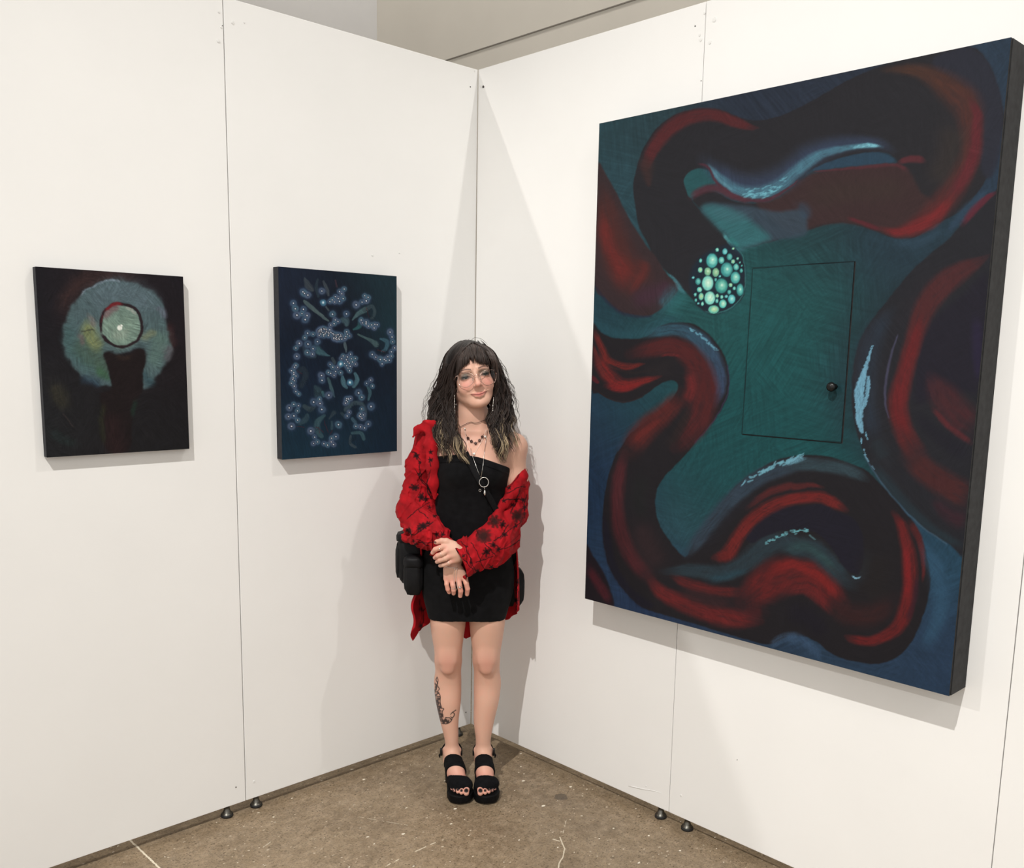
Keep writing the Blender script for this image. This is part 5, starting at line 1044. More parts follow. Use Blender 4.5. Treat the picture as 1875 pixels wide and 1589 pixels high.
# collar leaf and front edge hanging from the shoulder
fs.cone(at(790, 778, -.045), at(766, 786, -.038), .019, .016, .008, flat=((0, 1, .3), 2.0)); fs.cone(at(766, 787, -.040), at(757, 799, -.042), .015, .003, .004, flat=((0, 1, .3), 2.0))
fs.chain([at(786, 775, -.035), at(789, 815, -.066), at(792, 850, -.072), at(794, 885, -.070), at(796, 912, -.060)], [.016, .019, .017, .014, .006], .03, flat=((-.3, 1, 0), 1.9))
# viewer's right sleeve
B0 = [(.118, .030, 1.235), (.128, .030, 1.16), (.122, .030, 1.065)]
fs.chain(B0, [.060, .060, .063], .02)
C2 = at(838, 1030, -.182); M2 = at(903, 994, -.105); axd = (C2-M2)/np.linalg.norm(C2-M2)
fs.cone(B0[2], M2, .063, .064, .02); fs.cone(M2, C2+axd*.03, .064, .060, .02, flat=((0, 1, 0), 1.25))
fs.ell(at(900, 1012, -.095), (.060, .045, .050), .03); fs.ell(at(925, 985, -.03), (.052, .045, .062), .03)
for a_, b_2, r_ in (((935, 900, -.035), (905, 950, -.085), .012), ((960, 870, -.01), (925, 925, -.06), .012)): fs.cone(at(*a_), at(*b_2), r_, r_*.8, .02)
def _fold(x, y, z):
    lx = x+.22
    L = (x < -.03)
    u1 = z*26+y*10+3*fbm2(x*14, z*9)*1.0; f1 = np.abs(noise2(u1, x*9+y*12+3)-.5)*2
    u2 = (z+.55*x)*-20+y*18; f2 = np.abs(noise2(x*26-z*16+20, (z*14+x*10)*1.2+y*12)-.5)*2
    a = np.where(L, (f1-.45)*.012*np.clip((1.33-z)/.2, .25, 1.2), (f2-.45)*.010)
    b = (np.abs(noise2(z*55+x*20+9, x*40+y*30)-.5)*2-.5)*.004 - .004*np.clip(1-np.abs(noise2(z*19-x*23+4, x*15+y*22+z*8)-.5)*9, 0, 1)
    s_ = np.where(L & (z < 1.03), (np.abs(noise2(x*55+30, z*34+x*10+y*20)-.5)*2-.5)*.012, 0)
    lap = np.exp(-((x+.145)/.03)**2)*(y < -.06)*(z > 1.12)
    return (a + b + s_)*(1-.9*lap)
fs.displace(_fold)
X_, Y_, Z_ = fs.x[:, None, None], fs.y[None, :, None], fs.z[None, None, :]
# neckline cut of the dropped sleeve, cuffs, and the space around the neck
cutz = 1.243+(X_-.187)*.90+np.maximum(Y_+.01, 0)*.6+.006*np.sin(X_*90)
fs.d = np.where(X_ > .03, np.maximum(fs.d, Z_-cutz), fs.d)
pl = (X_-C2[0])*axd[0]+(Y_-C2[1])*axd[1]+(Z_-C2[2])*axd[2]; near = (X_ < .0) & (Y_ < -.05) & (X_ > -.12) & (Z_ < .99)
fs.d = np.where((X_ > C2[0]-.10) & (Y_ < -.11) & (pl > -.05), np.maximum(fs.d, pl), fs.d).astype(np.float32) if False else fs.d
ins2 = (X_ > C2[0]-.09) & (Y_ < -.10) & (Z_ < 1.02)
sleeveA = ((X_-C1[0])**2+(Y_-C1[1])**2+(Z_-C1[2])**2) < 0
fs.d = np.where(ins2 & (pl > 0) & (Y_ < -.145), np.maximum(fs.d, pl), fs.d)
fs.d = np.where((Z_ < .925) & (X_ > -.095) & (X_ < .03) & (pl > 0) & (Y_ < -.09), np.maximum(fs.d, pl), fs.d)
fs.d = fs.d.astype(np.float32)
fs.cone(C2-axd*.05, C2+axd*.06, .052, .056, .004, 's', flat=((0, 1, 0), 1.25))
fs.cone((-.016, .022, 1.30), (-.018, .018, 1.45), .062, .060, .01, 's')
sv, sq = fs.mesh(); sv = relax(sv, sq, 1, .4); del fs
# hanging back panel (thin cloth, both faces)
def sheet(P, th):
    nu, nv = P.shape[:2]; du = np.gradient(P, axis=0); dvv = np.gradient(P, axis=1); n = np.cross(du, dvv); n /= np.linalg.norm(n, axis=2)[..., None]+1e-9
    A = (P+n*th/2).reshape(-1, 3); B = (P-n*th/2).reshape(-1, 3); i = np.arange(nu*nv).reshape(nu, nv); m = nu*nv
    q = np.stack([i[:-1, :-1], i[1:, :-1], i[1:, 1:], i[:-1, 1:]], -1).reshape(-1, 4); f = [q, q[:, ::-1]+m]
    for e in (i[0, :], i[-1, ::-1], i[::-1, 0], i[:, -1]): f.append(np.stack([e[:-1], e[1:], e[1:]+m, e[:-1]+m], -1))
    return np.concatenate([A, B]), np.concatenate(f)
NU, NV = 110, 120; uu, vv = np.meshgrid(np.linspace(0, 1, NU), np.linspace(0, 1, NV), indexing='ij')
ang = np.radians(-104+uu*202)
zb = np.interp(uu, [0, .04, .07, .10, .14, .20, .27, .34, .42, .5, .62, .8, .9, .94, 1.0], [.64, .60, .575, .592, .573, .60, .62, .66, .60, .545, .60, .65, .685, .690, .72])
zt = np.interp(uu, [0, .2, .5, .8, 1], [1.05, 1.28, 1.30, 1.22, 1.03]); zz = zt+(zb-zt)*vv
rx = .172+(.022+.011*(uu < .5)*np.cos(uu*np.pi))*np.clip((1.0-zz)/.3, 0, 1)+.004*np.sin(uu*60)*np.clip((1.1-zz)/.3, 0, 1); ry = .118+.012*np.clip((1.0-zz)/.3, 0, 1)+.008*np.sin(uu*48+zz*6)*np.clip((1.1-zz)/.3, .2, 1)
PX = -.026+rx*np.sin(ang)+.006*np.sin(zz*50)*(uu < .2)-np.where(uu > .8, (uu-.8)*.05*np.clip((.85-zz)/.2, 0, 1), 0); PY = .004+ry*np.cos(ang)+.006*np.sin(uu*48+zz*9)
hv_, hq_ = sheet(np.stack([PX, PY, zz], -1), .0022)
sq = np.concatenate([sq, hq_+len(sv)]); sv = np.concatenate([sv, hv_])
SU, SV = to_px(loc2w(sv)); isback = np.arange(len(sv)) >= len(sv)-len(hv_)
shirt_rgb = Paint(SU, SV, (196, 22, 34))
k = shirt_rgb; k.warp(3.2, 11)
k.rgb *= (.8+.4*fbm2(SU/9, SV/14))[:, None]
BLK = (34, 8, 14); G_ = lambda *p: T('R', p)
# floral print: stems, seed heads and blooms
for pts in ([(250, 470, 4), (290, 520, 4), (310, 570, 4)], [(200, 300, 3), (230, 360, 3), (245, 440, 3), (255, 500, 3)], [(180, 300, 4), (215, 310, 5), (240, 350, 5)], [(210, 400, 3), (240, 470, 3), (300, 540, 3)], [(300, 330, 4), (305, 400, 4)], [(305, 420, 4), (285, 520, 5), (310, 600, 5)],
            [(160, 730, 3), (230, 660, 3), (300, 620, 3)], [(230, 660, 2.5), (290, 720, 2.5)], [(150, 790, 3), (200, 820, 4), (260, 790, 4), (320, 740, 4)], [(170, 780, 4), (190, 840, 4)], [(230, 870, 3), (300, 900, 3)], [(220, 850, 2.5), (270, 880, 2.5), (330, 870, 2.5)],
            [(890, 400, 3), (850, 470, 3), (800, 520, 3)], [(790, 560, 4), (850, 530, 4), (910, 525, 4)], [(760, 620, 5), (800, 600, 5), (850, 600, 4), (890, 600, 5)], [(870, 540, 3), (840, 620, 3), (810, 700, 4)], [(915, 570, 3), (895, 640, 3), (900, 720, 3)],
            [(890, 740, 3), (800, 800, 3), (740, 850, 3)], [(730, 920, 4), (800, 900, 4), (890, 850, 4)], [(600, 800, 4), (640, 870, 3), (720, 960, 3)], [(560, 870, 3), (600, 940, 3), (650, 1050, 3)], [(515, 975, 3), (550, 1020, 3), (590, 1060, 3)], [(540, 920, 2.5), (560, 1000, 2.5)], [(460, 890, 4), (500, 1000, 4), (550, 1110, 4)], [(500, 870, 3), (560, 980, 3), (600, 1090, 3)], [(590, 1000, 3), (700, 960, 3)],
            [(700, 860, 4), (750, 830, 5), (800, 760, 4)], [(840, 1050, 3), (860, 1180, 3), (850, 1310, 3)], [(870, 1060, 3), (845, 1200, 3)], [(230, 1230, 3), (260, 1330, 4), (250, 1420, 4)]):
    k.stroke(T('R', [(x, y, w+1.8) for x, y, w in pts]), BLK, .85, .45)
for x, y, r, c in ((205, 525, 26, 7), (245, 585, 22, 6), (235, 445, 13, 5), (275, 600, 18, 6), (215, 330, 20, 6), (235, 368, 11, 5), (305, 300, 15, 5), (308, 350, 16, 6), (260, 770, 28, 8), (230, 790, 18, 6), (165, 800, 13, 5), (290, 750, 14, 6), (300, 650, 13, 5), (200, 860, 12, 5), (345, 830, 16, 6), (215, 880, 13, 5), (380, 820, 14, 6), (330, 710, 13, 5),
                   (640, 835, 48, 9), (712, 742, 36, 8), (858, 705, 40, 8), (655, 935, 24, 6), (770, 830, 18, 6), (800, 525, 12, 5), (845, 610, 11, 5), (890, 600, 16, 6), (900, 650, 18, 6), (770, 610, 15, 5), (820, 635, 14, 6), (760, 760, 20, 6), (700, 890, 20, 6), (512, 955, 12, 5), (560, 1000, 10, 5), (600, 1055, 14, 5), (575, 1080, 11, 5), (530, 905, 9, 4), (840, 770, 12, 5), (730, 920, 16, 6), (690, 1025, 13, 5), (850, 1130, 12, 5), (840, 1240, 20, 6), (250, 1300, 16, 6), (240, 1400, 18, 6)):
    for i in range(c):
        t = i*6.283/c+x; q_ = r*(.62+.55*abs(math.sin(i*2.3+x))); k.stroke(T('R', [(x, y, r*.62), (x+math.cos(t)*q_, y+math.sin(t)*q_*.9, r*.46)]), (62, 26, 24) if r > 34 else BLK, .7, .55)
cuffq = T('R', [(447, 887, 7), (475, 960, 7), (512, 1050, 7), (548, 1115, 7)]); k.warp(0); k.stroke(cuffq, (22, 6, 12), 1, .3)
k.stroke(T('R', [(500, 870, 3), (535, 960, 3), (575, 1050, 3), (600, 1095, 3)]), (90, 8, 18), .8, .4)
k.stroke(T('R', [(880, 760, 3), (870, 820, 3), (740, 925, 3), (590, 1000, 3)]), (90, 8, 18), .7, .4)
k.rgb = np.clip(k.rgb, 0, 1)
m_shirt = material('red_printed_fabric', (.5, .01, .02), .72, spec=.2, attr=True); add_bump(m_shirt, 900, .15, .0004, 2); bsdf(m_shirt).inputs['Roughness'].default_value = .85
new_mesh('shirt', sv, sq, m_shirt, person, True, k.lin(.60))

# ---- platform sandals
m_suede = material('black_suede', (.006, .006, .007), .9, spec=.1); vary(m_suede, (.006, .006, .007), .3, 80); add_bump(m_suede, 1500, .2, .0003, 2)
m_sole = material('black_sole', (.004, .004, .0045), .6, spec=.12); vary(m_sole, (.004, .004, .0045), .3, 60)
m_buckle = material('dark_buckle', (.03, .03, .03), .3, .8); vary(m_buckle, (.03, .03, .03), .3, 90)
def sandal(ax, tx, s_):
    f = Field(axis([(min(ax, tx)-.066, max(ax, tx)+.066, .0022)]), axis([(-.165, .11, .0022)]), axis([(.02, .215, .0022)]))
    foot(f, ax, tx, s_, .0050, True); X_, Y_, Z_ = f.x[:, None, None], f.y[None, :, None], f.z[None, None, :]
    d = f.d.copy()
    cone_in = f.d + .0075
    u_ = -.88*(Y_+.037)-.47*(Z_-.114)          # distance down the instep
    front = np.maximum(np.maximum(d, .067-.018*((X_-tx)/.05)**2-u_), -.138-Y_)
    mid = np.maximum(d, np.abs(u_-.0)-.028)
    f.d = np.minimum(front, mid).astype(np.float32)
    f.d = np.maximum(f.d, .036-Z_).astype(np.float32)
    o, v, q = finish(f, 'sandal', m_suede, person, 1, .4); 
    # sole: platform and block heel
    n = 48; ring = []
    for i in range(n):
        t = 2*math.pi*i/n; cy_, sy_ = math.cos(t), math.sin(t)
        y = -.034-.124*cy_; w = np.interp(y, [-.158, -.150, -.135, -.11, -.08, -.04, .02, .07, .09], [.014, .030, .042, .050, .047, .038, .034, .030, .010])
        cx_ = np.interp(y, [-.15, -.09, -.02, .09], [tx, tx, tx+(ax-tx)*.6, ax]); ring.append((cx_+w*(1 if sy_ > 0 else -1)*min(1, abs(sy_)*2.2)**.6, y))
    top = lambda y: float(np.interp(y, [-.15, -.09, -.05, .02, .09], [.037, .038, .050, .072, .074])); bot = lambda y: float(np.interp(y, [-.158, -.12, -.07, -.02, .01, .09], [.007, 0, .003, .030, .052, .054]))
    v_ = [(x+(tx-x)*.12, y*.97, bot(y)) for x, y in ring]+[(x+(tx-x)*.03, y*.99, bot(y)+.010) for x, y in ring]+[(x, y, top(y)-.003) for x, y in ring]+[(x+(tx-x)*.04, y*.98, top(y)) for x, y in ring]; F_ = []
    for L_ in range(3):
        for i in range(n): F_.append((L_*n+i, L_*n+(i+1) % n, (L_+1)*n+(i+1) % n, (L_+1)*n+i))
    F_ += [tuple(range(n))[::-1], tuple(3*n+i for i in range(n))]
    m2 = MB(); m2.add(v_, F_); m2.build('sole', m_sole, o, smooth=False, bevel=.003)
    m2 = MB(); hv2 = []
    for z, k_ in ((0, .92), (.03, .94), (.062, 1.05)):
        for i in range(20): t = 2*math.pi*i/20; c_, s2 = math.cos(t), math.sin(t); hv2.append((ax+.027*k_*np.sign(c_)*abs(c_)**.6, .052+.030*k_*np.sign(s2)*abs(s2)**.6, z))
    F_ = [(L_*20+i, L_*20+(i+1) % 20, (L_+1)*20+(i+1) % 20, (L_+1)*20+i) for L_ in range(2) for i in range(20)]+[tuple(range(20))[::-1], tuple(40+i for i in range(20))]
    m2.add(hv2, F_); m2.build('heel', m_sole, o)
    m2 = MB(); P_ = []
    for t in np.linspace(-.15, math.pi+.15, 24): P_.append((ax+.0385*math.cos(t), .022+.056*math.sin(t), .128+.020*math.sin(t)))
    for dz in (-.004, 0, .004): m2.tube([(x, y, z+dz) for x, y, z in P_], .0026, 6)
    m2.build('ankle_strap', m_suede, o)
    bx_ = ax-.041*s_
    m2 = MB(); m2.box((bx_-.004, .012, .119), (bx_+.004, .029, .146)); m2.build('buckle', m_buckle, o, bevel=.002)
    m2 = MB(); m2.tube([(bx_-.001*s_, .019, .126), (bx_-.006*s_, .021, .118), (bx_-.004*s_, .023, .108)], [.004, .0035, .002], 8); m2.build('strap_end', m_suede, o)
sandal(-.083, -.047, 1); sandal(.038, .050, -1)

# ================================================================== HAIR
hr = np.random.default_rng(21)
fh = Field(axis([(-.125, .095, .0026)]), axis([(-.115, .125, .0026)]), axis([(1.50, 1.715, .0026)]))
def hh(c, r, k, op='u'): fh.ell(HP(*c), np.array(r)*1.04, k, op, HR/1.04)
hh((0, .018, .034), (.083, .098, .092), .01); hh((0, .045, -.02), (.078, .07, .075), .03)
hh((0, -.078, -.030), (.064, .06, .082), .012, 's')
fh.displace(lambda x, y, z: (np.abs(noise2(np.arctan2(x+.02, -y+.02)*18+40, z*14+y*10)-.5))*-.004)
hcap = fh.mesh(); del fh
DARKH = s2l((46, 36, 32)); DARK2 = s2l((26, 20, 18)); BLOND = s2l((186, 166, 134)); MID = s2l((112, 96, 80))
hb = MB()
hb.v.append(hcap[0]); hb.f = [tuple(q) for q in hcap[1]]; hb.n = len(hcap[0]); hb.c.append(np.tile(DARK2, (hb.n, 1)))
def guide(pts): return catmull([at(*p) for p in pts], 6)
def lock(path, r, wave=.006, wl=.055, ph=0, blond=0., seed=0, shade=1.0, n=46, flat=1.0, wstart=.25):
    P = np.asarray(path); s_ = np.r_[0, np.cumsum(np.linalg.norm(np.diff(P, axis=0), axis=1))]; t = np.linspace(0, s_[-1], n)
    P = np.stack([np.interp(t, s_, P[:, i]) for i in range(3)], 1); f = t/t[-1]
    a = wave*np.clip((f-wstart)/(.35), 0, 1)
    P[:, 0] += a*np.sin(t/wl*6.283+ph); P[:, 1] += a*.8*np.cos(t/wl*6.283+ph*1.3)
    rr = r*np.clip(f*12+.08, 0, 1)*np.clip((1-f)/.22, 0.04, 1)**.7
    g = np.clip((f-(1-blond))/max(blond*.7, 1e-3), 0, 1)[:, None] if blond > 0 else np.zeros((n, 1))
    base = (DARKH*shade)*(1-g) + (BLOND if blond > .22 else MID)*g*1.0
    hb.tube(P, rr, 5, base)
def blend(gs, w):
    m = 40; q = []
    for g in gs:
        s_ = np.r_[0, np.cumsum(np.linalg.norm(np.diff(g, axis=0), axis=1))]; u_ = np.linspace(0, s_[-1], m); q.append(np.stack([np.interp(u_, s_, g[:, i]) for i in range(3)], 1))
    return sum(a*b for a, b in zip(q, w))
TOP = (862, 632, -.02)
gL = [guide([TOP, (835, 640, .0), (816, 668, .0), (805, 700, .01), (790, 735, .01), (786, 762, -.01), (795, 792, -.04), (812, 822, -.07)]),
      guide([TOP, (838, 642, -.03), (820, 672, -.025), (813, 705, -.01), (800, 745, -.01), (800, 785, -.05), (810, 830, -.09), (818, 858, -.10)]),
      guide([(864, 627, -.03), (842, 645, -.06), (828, 672, -.055), (826, 705, -.045), (818, 745, -.04), (820, 785, -.07), (832, 822, -.10), (846, 850, -.115)]),
      guide([(864, 627, -.03), (845, 645, -.065), (831, 675, -.062), (829, 715, -.05), (828, 750, -.045), (836, 785, -.075), (850, 820, -.105), (868, 858, -.125)])]
gR = [guide([(868, 627, -.02), (894, 638, .0), (912, 664, .0), (922, 695, .01), (933, 728, .01), (938, 755, .0), (944, 785, -.03), (950, 812, -.05)]),
      guide([(868, 627, -.03), (894, 640, -.03), (911, 668, -.03), (918, 700, -.015), (924, 740, -.015), (925, 780, -.05), (932, 815, -.075), (938, 845, -.07)]),
      guide([(868, 627, -.035), (892, 642, -.06), (908, 668, -.05), (912, 700, -.035), (908, 740, -.03), (908, 775, -.055), (916, 812, -.085), (924, 858, -.09)]),
      guide([(868, 627, -.035), (893, 643, -.06), (909, 670, -.045), (909, 705, -.035), (900, 745, -.03), (898, 778, -.055), (904, 805, -.085), (914, 838, -.10)])]
gB = [guide([(850, 630, .05), (822, 650, .08), (806, 690, .10), (790, 740, .10), (790, 780, .06), (800, 810, .02)]), guide([(866, 628, .06), (850, 660, .11), (845, 710, .12), (840, 750, .11), (838, 790, .09), (838, 812, .09)]), guide([(880, 630, .05), (905, 650, .09), (918, 690, .10), (926, 740, .09), (930, 780, .06), (934, 806, .04)])]
clumps = []
for gs, n_, side in ((gL, 460, 0), (gR, 360, 1)):
    for c in range(n_//6):
        x = hr.random()*3; i = min(int(x), 2); fr = x-i; w = [0, 0, 0, 0]; w[i] = 1-fr; w[i+1] = fr
        base = blend(gs, w); ln = hr.uniform(.80, 1.0) if hr.random() < .75 else hr.uniform(.6, .8); m = max(8, int(40*ln)); base = base[:m]
        base = base+np.array([0, hr.uniform(-.012, .022), 0])*np.linspace(.3, 1, m)[:, None]
        ph = hr.uniform(0, 6.28); wl = hr.uniform(.070, .12); wv = hr.uniform(.005, .0095)
        bl = 0 if hr.random() < .45 else hr.uniform(.10, .30)
        if ln < .8: bl *= .3
        for j in range(9):
            o_ = hr.normal(0, 1, 3)*np.array([.0042, .005, .002]); sp = np.linspace(.25, 1.1, m)[:, None]
            lock(base+o_*sp, hr.uniform(.0010, .0020), wv*hr.uniform(.8, 1.2), wl, ph+hr.uniform(-.7, .7), bl*hr.uniform(.7, 1.2), shade=hr.uniform(.45, 1.35))
for j in range(120):
    x = hr.random()*2; i = min(int(x), 1); fr = x-i; w = [0, 0, 0]; w[i] = 1-fr; w[i+1] = fr
    lock(blend(gB, w)+hr.normal(0, .008, 3), hr.uniform(.002, .004), .006, .07, hr.uniform(0, 6), 0.0, shade=.6)
# crown strands following the skull down into the lengths
for j in range(260):
    a0 = hr.uniform(-1, 1); el = hr.uniform(-.3, 1.0); pts = []
    for t in np.linspace(0, 1, 12):
        th = t*1.50; x = math.sin(th)*np.sign(a0)*(.6+.4*abs(a0)); y = .02-.082*(1-abs(a0))*0 + (-.065+.15*(1-el))*math.sin(th)*.7; z = math.cos(th)
        n_ = np.array([x*.0825, .018+y*.9, .034+z*.0925]); pts.append(HP(*(n_*np.array([1, 1, 1]))))
    pts = np.array(pts)+hr.normal(0, .0008, 3); lock(pts, hr.uniform(.0014, .0026), .0008, .05, hr.random()*6, 0, shade=hr.uniform(.55, 1.5), n=14)
# fringe
fr_x = [833, 838, 845, 853, 861, 866, 872, 880, 888, 896, 903, 909, 912]; fr_y = [704, 692, 677, 670, 666, 664, 665, 667, 669, 671, 677, 688, 700]
for j in range(330):
    u_ = hr.random(); xe = 832+81*u_; ye = np.interp(xe, fr_x, fr_y)+hr.uniform(-5, 1.5)
    if abs(xe-861) < 1.6 or abs(xe-869) < 1.2: ye -= hr.uniform(6, 16)
    xr = 866+(xe-870)*.30+hr.normal()*3; sd = abs(xe-870)/40
    ob = on_body(xe, ye-3, 0)[1]; dep = (ob if ob < -.03 else -.05)-.0055+hr.uniform(-.002, .003)
    P_ = [at(xr, 629+abs(xr-866)*.1, -.030), at(xr+(xe-xr)*.45, 636+sd*3, -.068+.02*sd), at(xr+(xe-xr)*.85, 650+sd*6, min(dep+.006, on_body(xr+(xe-xr)*.85, 650+sd*6, .010)[1])), at(xe, (650+sd*6+ye)/2+2, dep-.001), at(xe+hr.uniform(-1, 1), ye, dep)]
    lock(catmull(P_, 5), hr.uniform(.0012, .0023), .0006, .05, 0, .0, shade=hr.uniform(.5, 1.7), n=16)
# loose fine hairs
for j in range(70):
    g = (gL, gR)[j % 2]; b_0 = blend(g, [1.1, 0, 0, -.1] if hr.random() < .6 else [.7, .3, 0, 0]); k0 = hr.integers(6, 26); seg = b_0[k0:k0+hr.integers(8, 14)]; out = (-1 if j % 2 == 0 else 1)
    q = seg+np.array([out, 0, .1])*(np.sin(np.linspace(0, 2.6, len(seg)))*hr.uniform(.004, .022))[:, None]; lock(q, .00045, .002, .04, j, 0, shade=1.4, n=14, wstart=0)
for cx_ in (((938, 748), (948, 752), (951, 763), (944, 773)), ((862, 624), (870, 618), (884, 622), (893, 632)), ((925, 690), (935, 700), (940, 722), (944, 745)), ((800, 700), (792, 712), (786, 735), (778, 752))): lock(catmull([at(x, y, -.01) for x, y in cx_], 5), .0006, .001, .03, 0, 0, n=14)
m_hair = material('wavy_dark_hair', (.03, .02, .015), .48, spec=.28, attr=True)
hb.build('hair', m_hair, person, use_col=True)

# ================================================================== GLASSES AND JEWELLERY
m_gold = material('rose_gold_wire', (.72, .52, .45), .25, 1.0); vary(m_gold, (.72, .52, .45), .08, 300)
m_silver = material('silver', (.78, .76, .72), .22, 1.0); vary(m_silver, (.78, .76, .72), .08, 300)
m_pearl = material('pearl', (.85, .82, .76), .2); vary(m_pearl, (.85, .82, .76), .05, 300)
m_bead = material('dark_bead', (.045, .014, .012), .3); vary(m_bead, (.045, .014, .012), .3, 300)
m_cord = material('black_cord', (.01, .008, .008), .7); vary(m_cord, (.01, .008, .008), .3, 300)
m_glass = bpy.data.materials.new('lens_glass'); m_glass.use_nodes = True; nt = m_glass.node_tree; nt.nodes.clear()
out_ = nt.nodes.new('ShaderNodeOutputMaterial'); mx = nt.nodes.new('ShaderNodeMixShader'); tr = nt.nodes.new('ShaderNodeBsdfTransparent'); gl = nt.nodes.new('ShaderNodeBsdfGlossy'); fz = nt.nodes.new('ShaderNodeFresnel')
tr.inputs[0].default_value = (.985, .975, .975, 1); gl.inputs['Roughness'].default_value = .03; fz.inputs[0].default_value = 1.5
nt.nodes.remove(fz); mx.inputs[0].default_value = .015; nt.links.new(tr.outputs[0], mx.inputs[1]); nt.links.new(gl.outputs[0], mx.inputs[2]); nt.links.new(mx.outputs[0], out_.inputs[0])
CR['G'] = (810, 640, 12.225); CR['N'] = (760, 600, 5.296)
HRn = HR/1.04
def onplane(x, y, yh):
    """point seen at a pixel on the head-fixed plane y = yh"""
    n = HRn[:, 1]; p0 = HP(0, yh, 0); a = at(x, y, -.3); b = at(x, y, .1); d = b-a; return a + d*((p0-a) @ n)/(d @ n)
def lensring(pts, bow):
    q = catmull([(x, y) for x, y in pts], 6, True); return np.array([onplane(CR['G'][0]+x/12.225, CR['G'][1]+y/12.225, -.101+bow*abs((x-775)/12.225*.0021)**2*6) for x, y in q])
LL = lensring([(348, 575), (365, 525), (440, 512), (550, 515), (640, 535), (692, 585), (705, 660), (675, 750), (610, 815), (540, 843), (450, 838), (390, 800), (358, 700)], 1)
LRr = lensring([(838, 590), (870, 530), (940, 482), (1040, 460), (1130, 458), (1180, 490), (1203, 560), (1195, 670), (1150, 745), (1070, 790), (980, 798), (915, 765), (865, 700)], 1)
gb = MB()
for L_ in (LL, LRr): gb.tube(np.concatenate([L_, L_[:2]]), .0010, 6, cap=False)
gp_ = lambda x, y, d=-.101: onplane(CR['G'][0]+x/12.225, CR['G'][1]+y/12.225, d)
gb.tube(catmull([gp_(700, 610), gp_(735, 575, -.106), gp_(775, 565, -.108), gp_(815, 572, -.106), gp_(842, 600)], 5), .0010, 6)
gb.tube([gp_(345, 590, -.094), gp_(300, 602, -.090), HP(-.073, -.070, -.002), HP(-.078, .0, .0), HP(-.077, .022, -.012)], .0009, 6)
gb.tube([gp_(1203, 540, -.094), gp_(1225, 515, -.090), HP(.073, -.070, -.002), HP(.078, .0, .0), HP(.077, .022, -.012)], .0009, 6)
glasses = gb.build('glasses', m_gold, person)
for L_ in (LL, LRr):
    lb = MB(); c = L_.mean(0); nb = HRn[:, 1]*.0008; m = len(L_); v_ = np.concatenate([L_*.98+c*.02, L_*.98+c*.02+nb, [c], [c+nb]]); F_ = [(i, (i+1) % m, 2*m) for i in range(m)]+[(m+(i+1) % m, m+i, 2*m+1) for i in range(m)]
    lb.add(v_, F_); lb.build('lens', m_glass, glasses)
nb_ = MB()
for x, y in ((680, 670), (850, 650)): nb_.ball(gp_(x, y, -.092), (.0018, .0025, .0042), 8, 6); nb_.tube([gp_(x, y, -.092), gp_(x, y-25, -.098), gp_(x+(15 if x < 760 else -10), y-40, -.101)], .0005, 5)
nb_.build('nose_pads', m_silver, glasses)
# earrings
def earring(pts, y):
    P_ = [at(CR['G'][0]+x_/12.225, CR['G'][1]+y_/12.225, y) for x_, y_ in pts]; e_ = MB(); e_.tube(P_, .0004, 5)
    P2 = catmull(P_, 5)
    for i in range(0, len(P2), 1): e_.ball(P2[i], (.0013, .0013, .0016) if i % 3 else (.0018, .0018, .0022), 6, 5)
    e_.build('earring', m_silver, person)
earring([(262, 985), (268, 1080), (272, 1180), (276, 1280), (280, 1420)], -.058)
earring([(1148, 1080), (1140, 1180), (1132, 1280), (1130, 1370)], -.052)
e_ = MB(); e_.ball(at(828, 719, -.045), .0026, 8, 6); e_.ball(at(831.5, 720.5, -.047), .0022, 8, 6); e_.build('ear_stud', m_silver, person)
# necklaces
def NN(x, y, off=.003): return on_body(CR['N'][0]+x/5.296, CR['N'][1]+y/5.296, off)
nk = MB(); nk.tube(catmull([NN(430, 965), NN(470, 945), NN(510, 925), NN(545, 915), NN(575, 925), NN(605, 922), NN(640, 908), NN(700, 885)], 4), .0009, 6); nk.build('choker', m_cord, person)
nk = MB(); bp = catmull([NN(495, 1030), NN(513, 1070), NN(546, 1102), NN(587, 1122), NN(625, 1092), NN(652, 1057), NN(665, 1030)], 5); nk.tube(bp, .0006, 5)
for x, y in ((513, 1070), (546, 1100), (587, 1120), (625, 1092), (652, 1057)):
    c = NN(x, y, .005)
    for i in range(5): t = i*1.2566+.3; nk.ball(c+np.array([math.cos(t)*.0033, 0, math.sin(t)*.0033]), .0024, 8, 6)
nk_o = nk.build('flower_necklace', m_bead, person)
nk = MB(); nk.ball(NN(587, 1118, .009), .0018, 8, 6)
for x, y in ((546, 1100), (625, 1092)): nk.ball(NN(x, y, .009), .0012, 8, 6)
nk.build('bead', m_silver, nk_o)
nk = MB(); nk.tube(catmull([NN(480, 975), NN(500, 1100), NN(540, 1200), NN(572, 1222), NN(610, 1160), NN(660, 1070), NN(690, 990)], 5), .00045, 5); nk.ball(NN(680, 1056, .006), (.0038, .003, .0042), 10, 8); nk.ball(NN(572, 1222, .006), (.0045, .0025, .0045), 10, 8); nk.ball(NN(482, 978, .006), .003, 8, 6)
nk.build('pearl_necklace', m_pearl, person)
def DD(x, y, off=.004):
    p = at(CR['N'][0]+x/5.296, CR['N'][1]+y/5.296, -.1); m = (np.abs(dv[:, 0]-p[0]) < .006) & (np.abs(dv[:, 2]-p[2]) < .006)
    d = dv[m, 1].min() if m.any() else -.09
    return at(CR['N'][0]+x/5.296, CR['N'][1]+y/5.296, d-off)
nk = MB(); nk.tube([NN(700, 990), NN(690, 1080), NN(675, 1180), NN(668, 1240, .006), DD(660, 1330), DD(640, 1450)], .0008, 5); nk.tube([NN(540, 1170), NN(550, 1230, .005), DD(580, 1310), DD(610, 1390), DD(638, 1452)], .0008, 5)
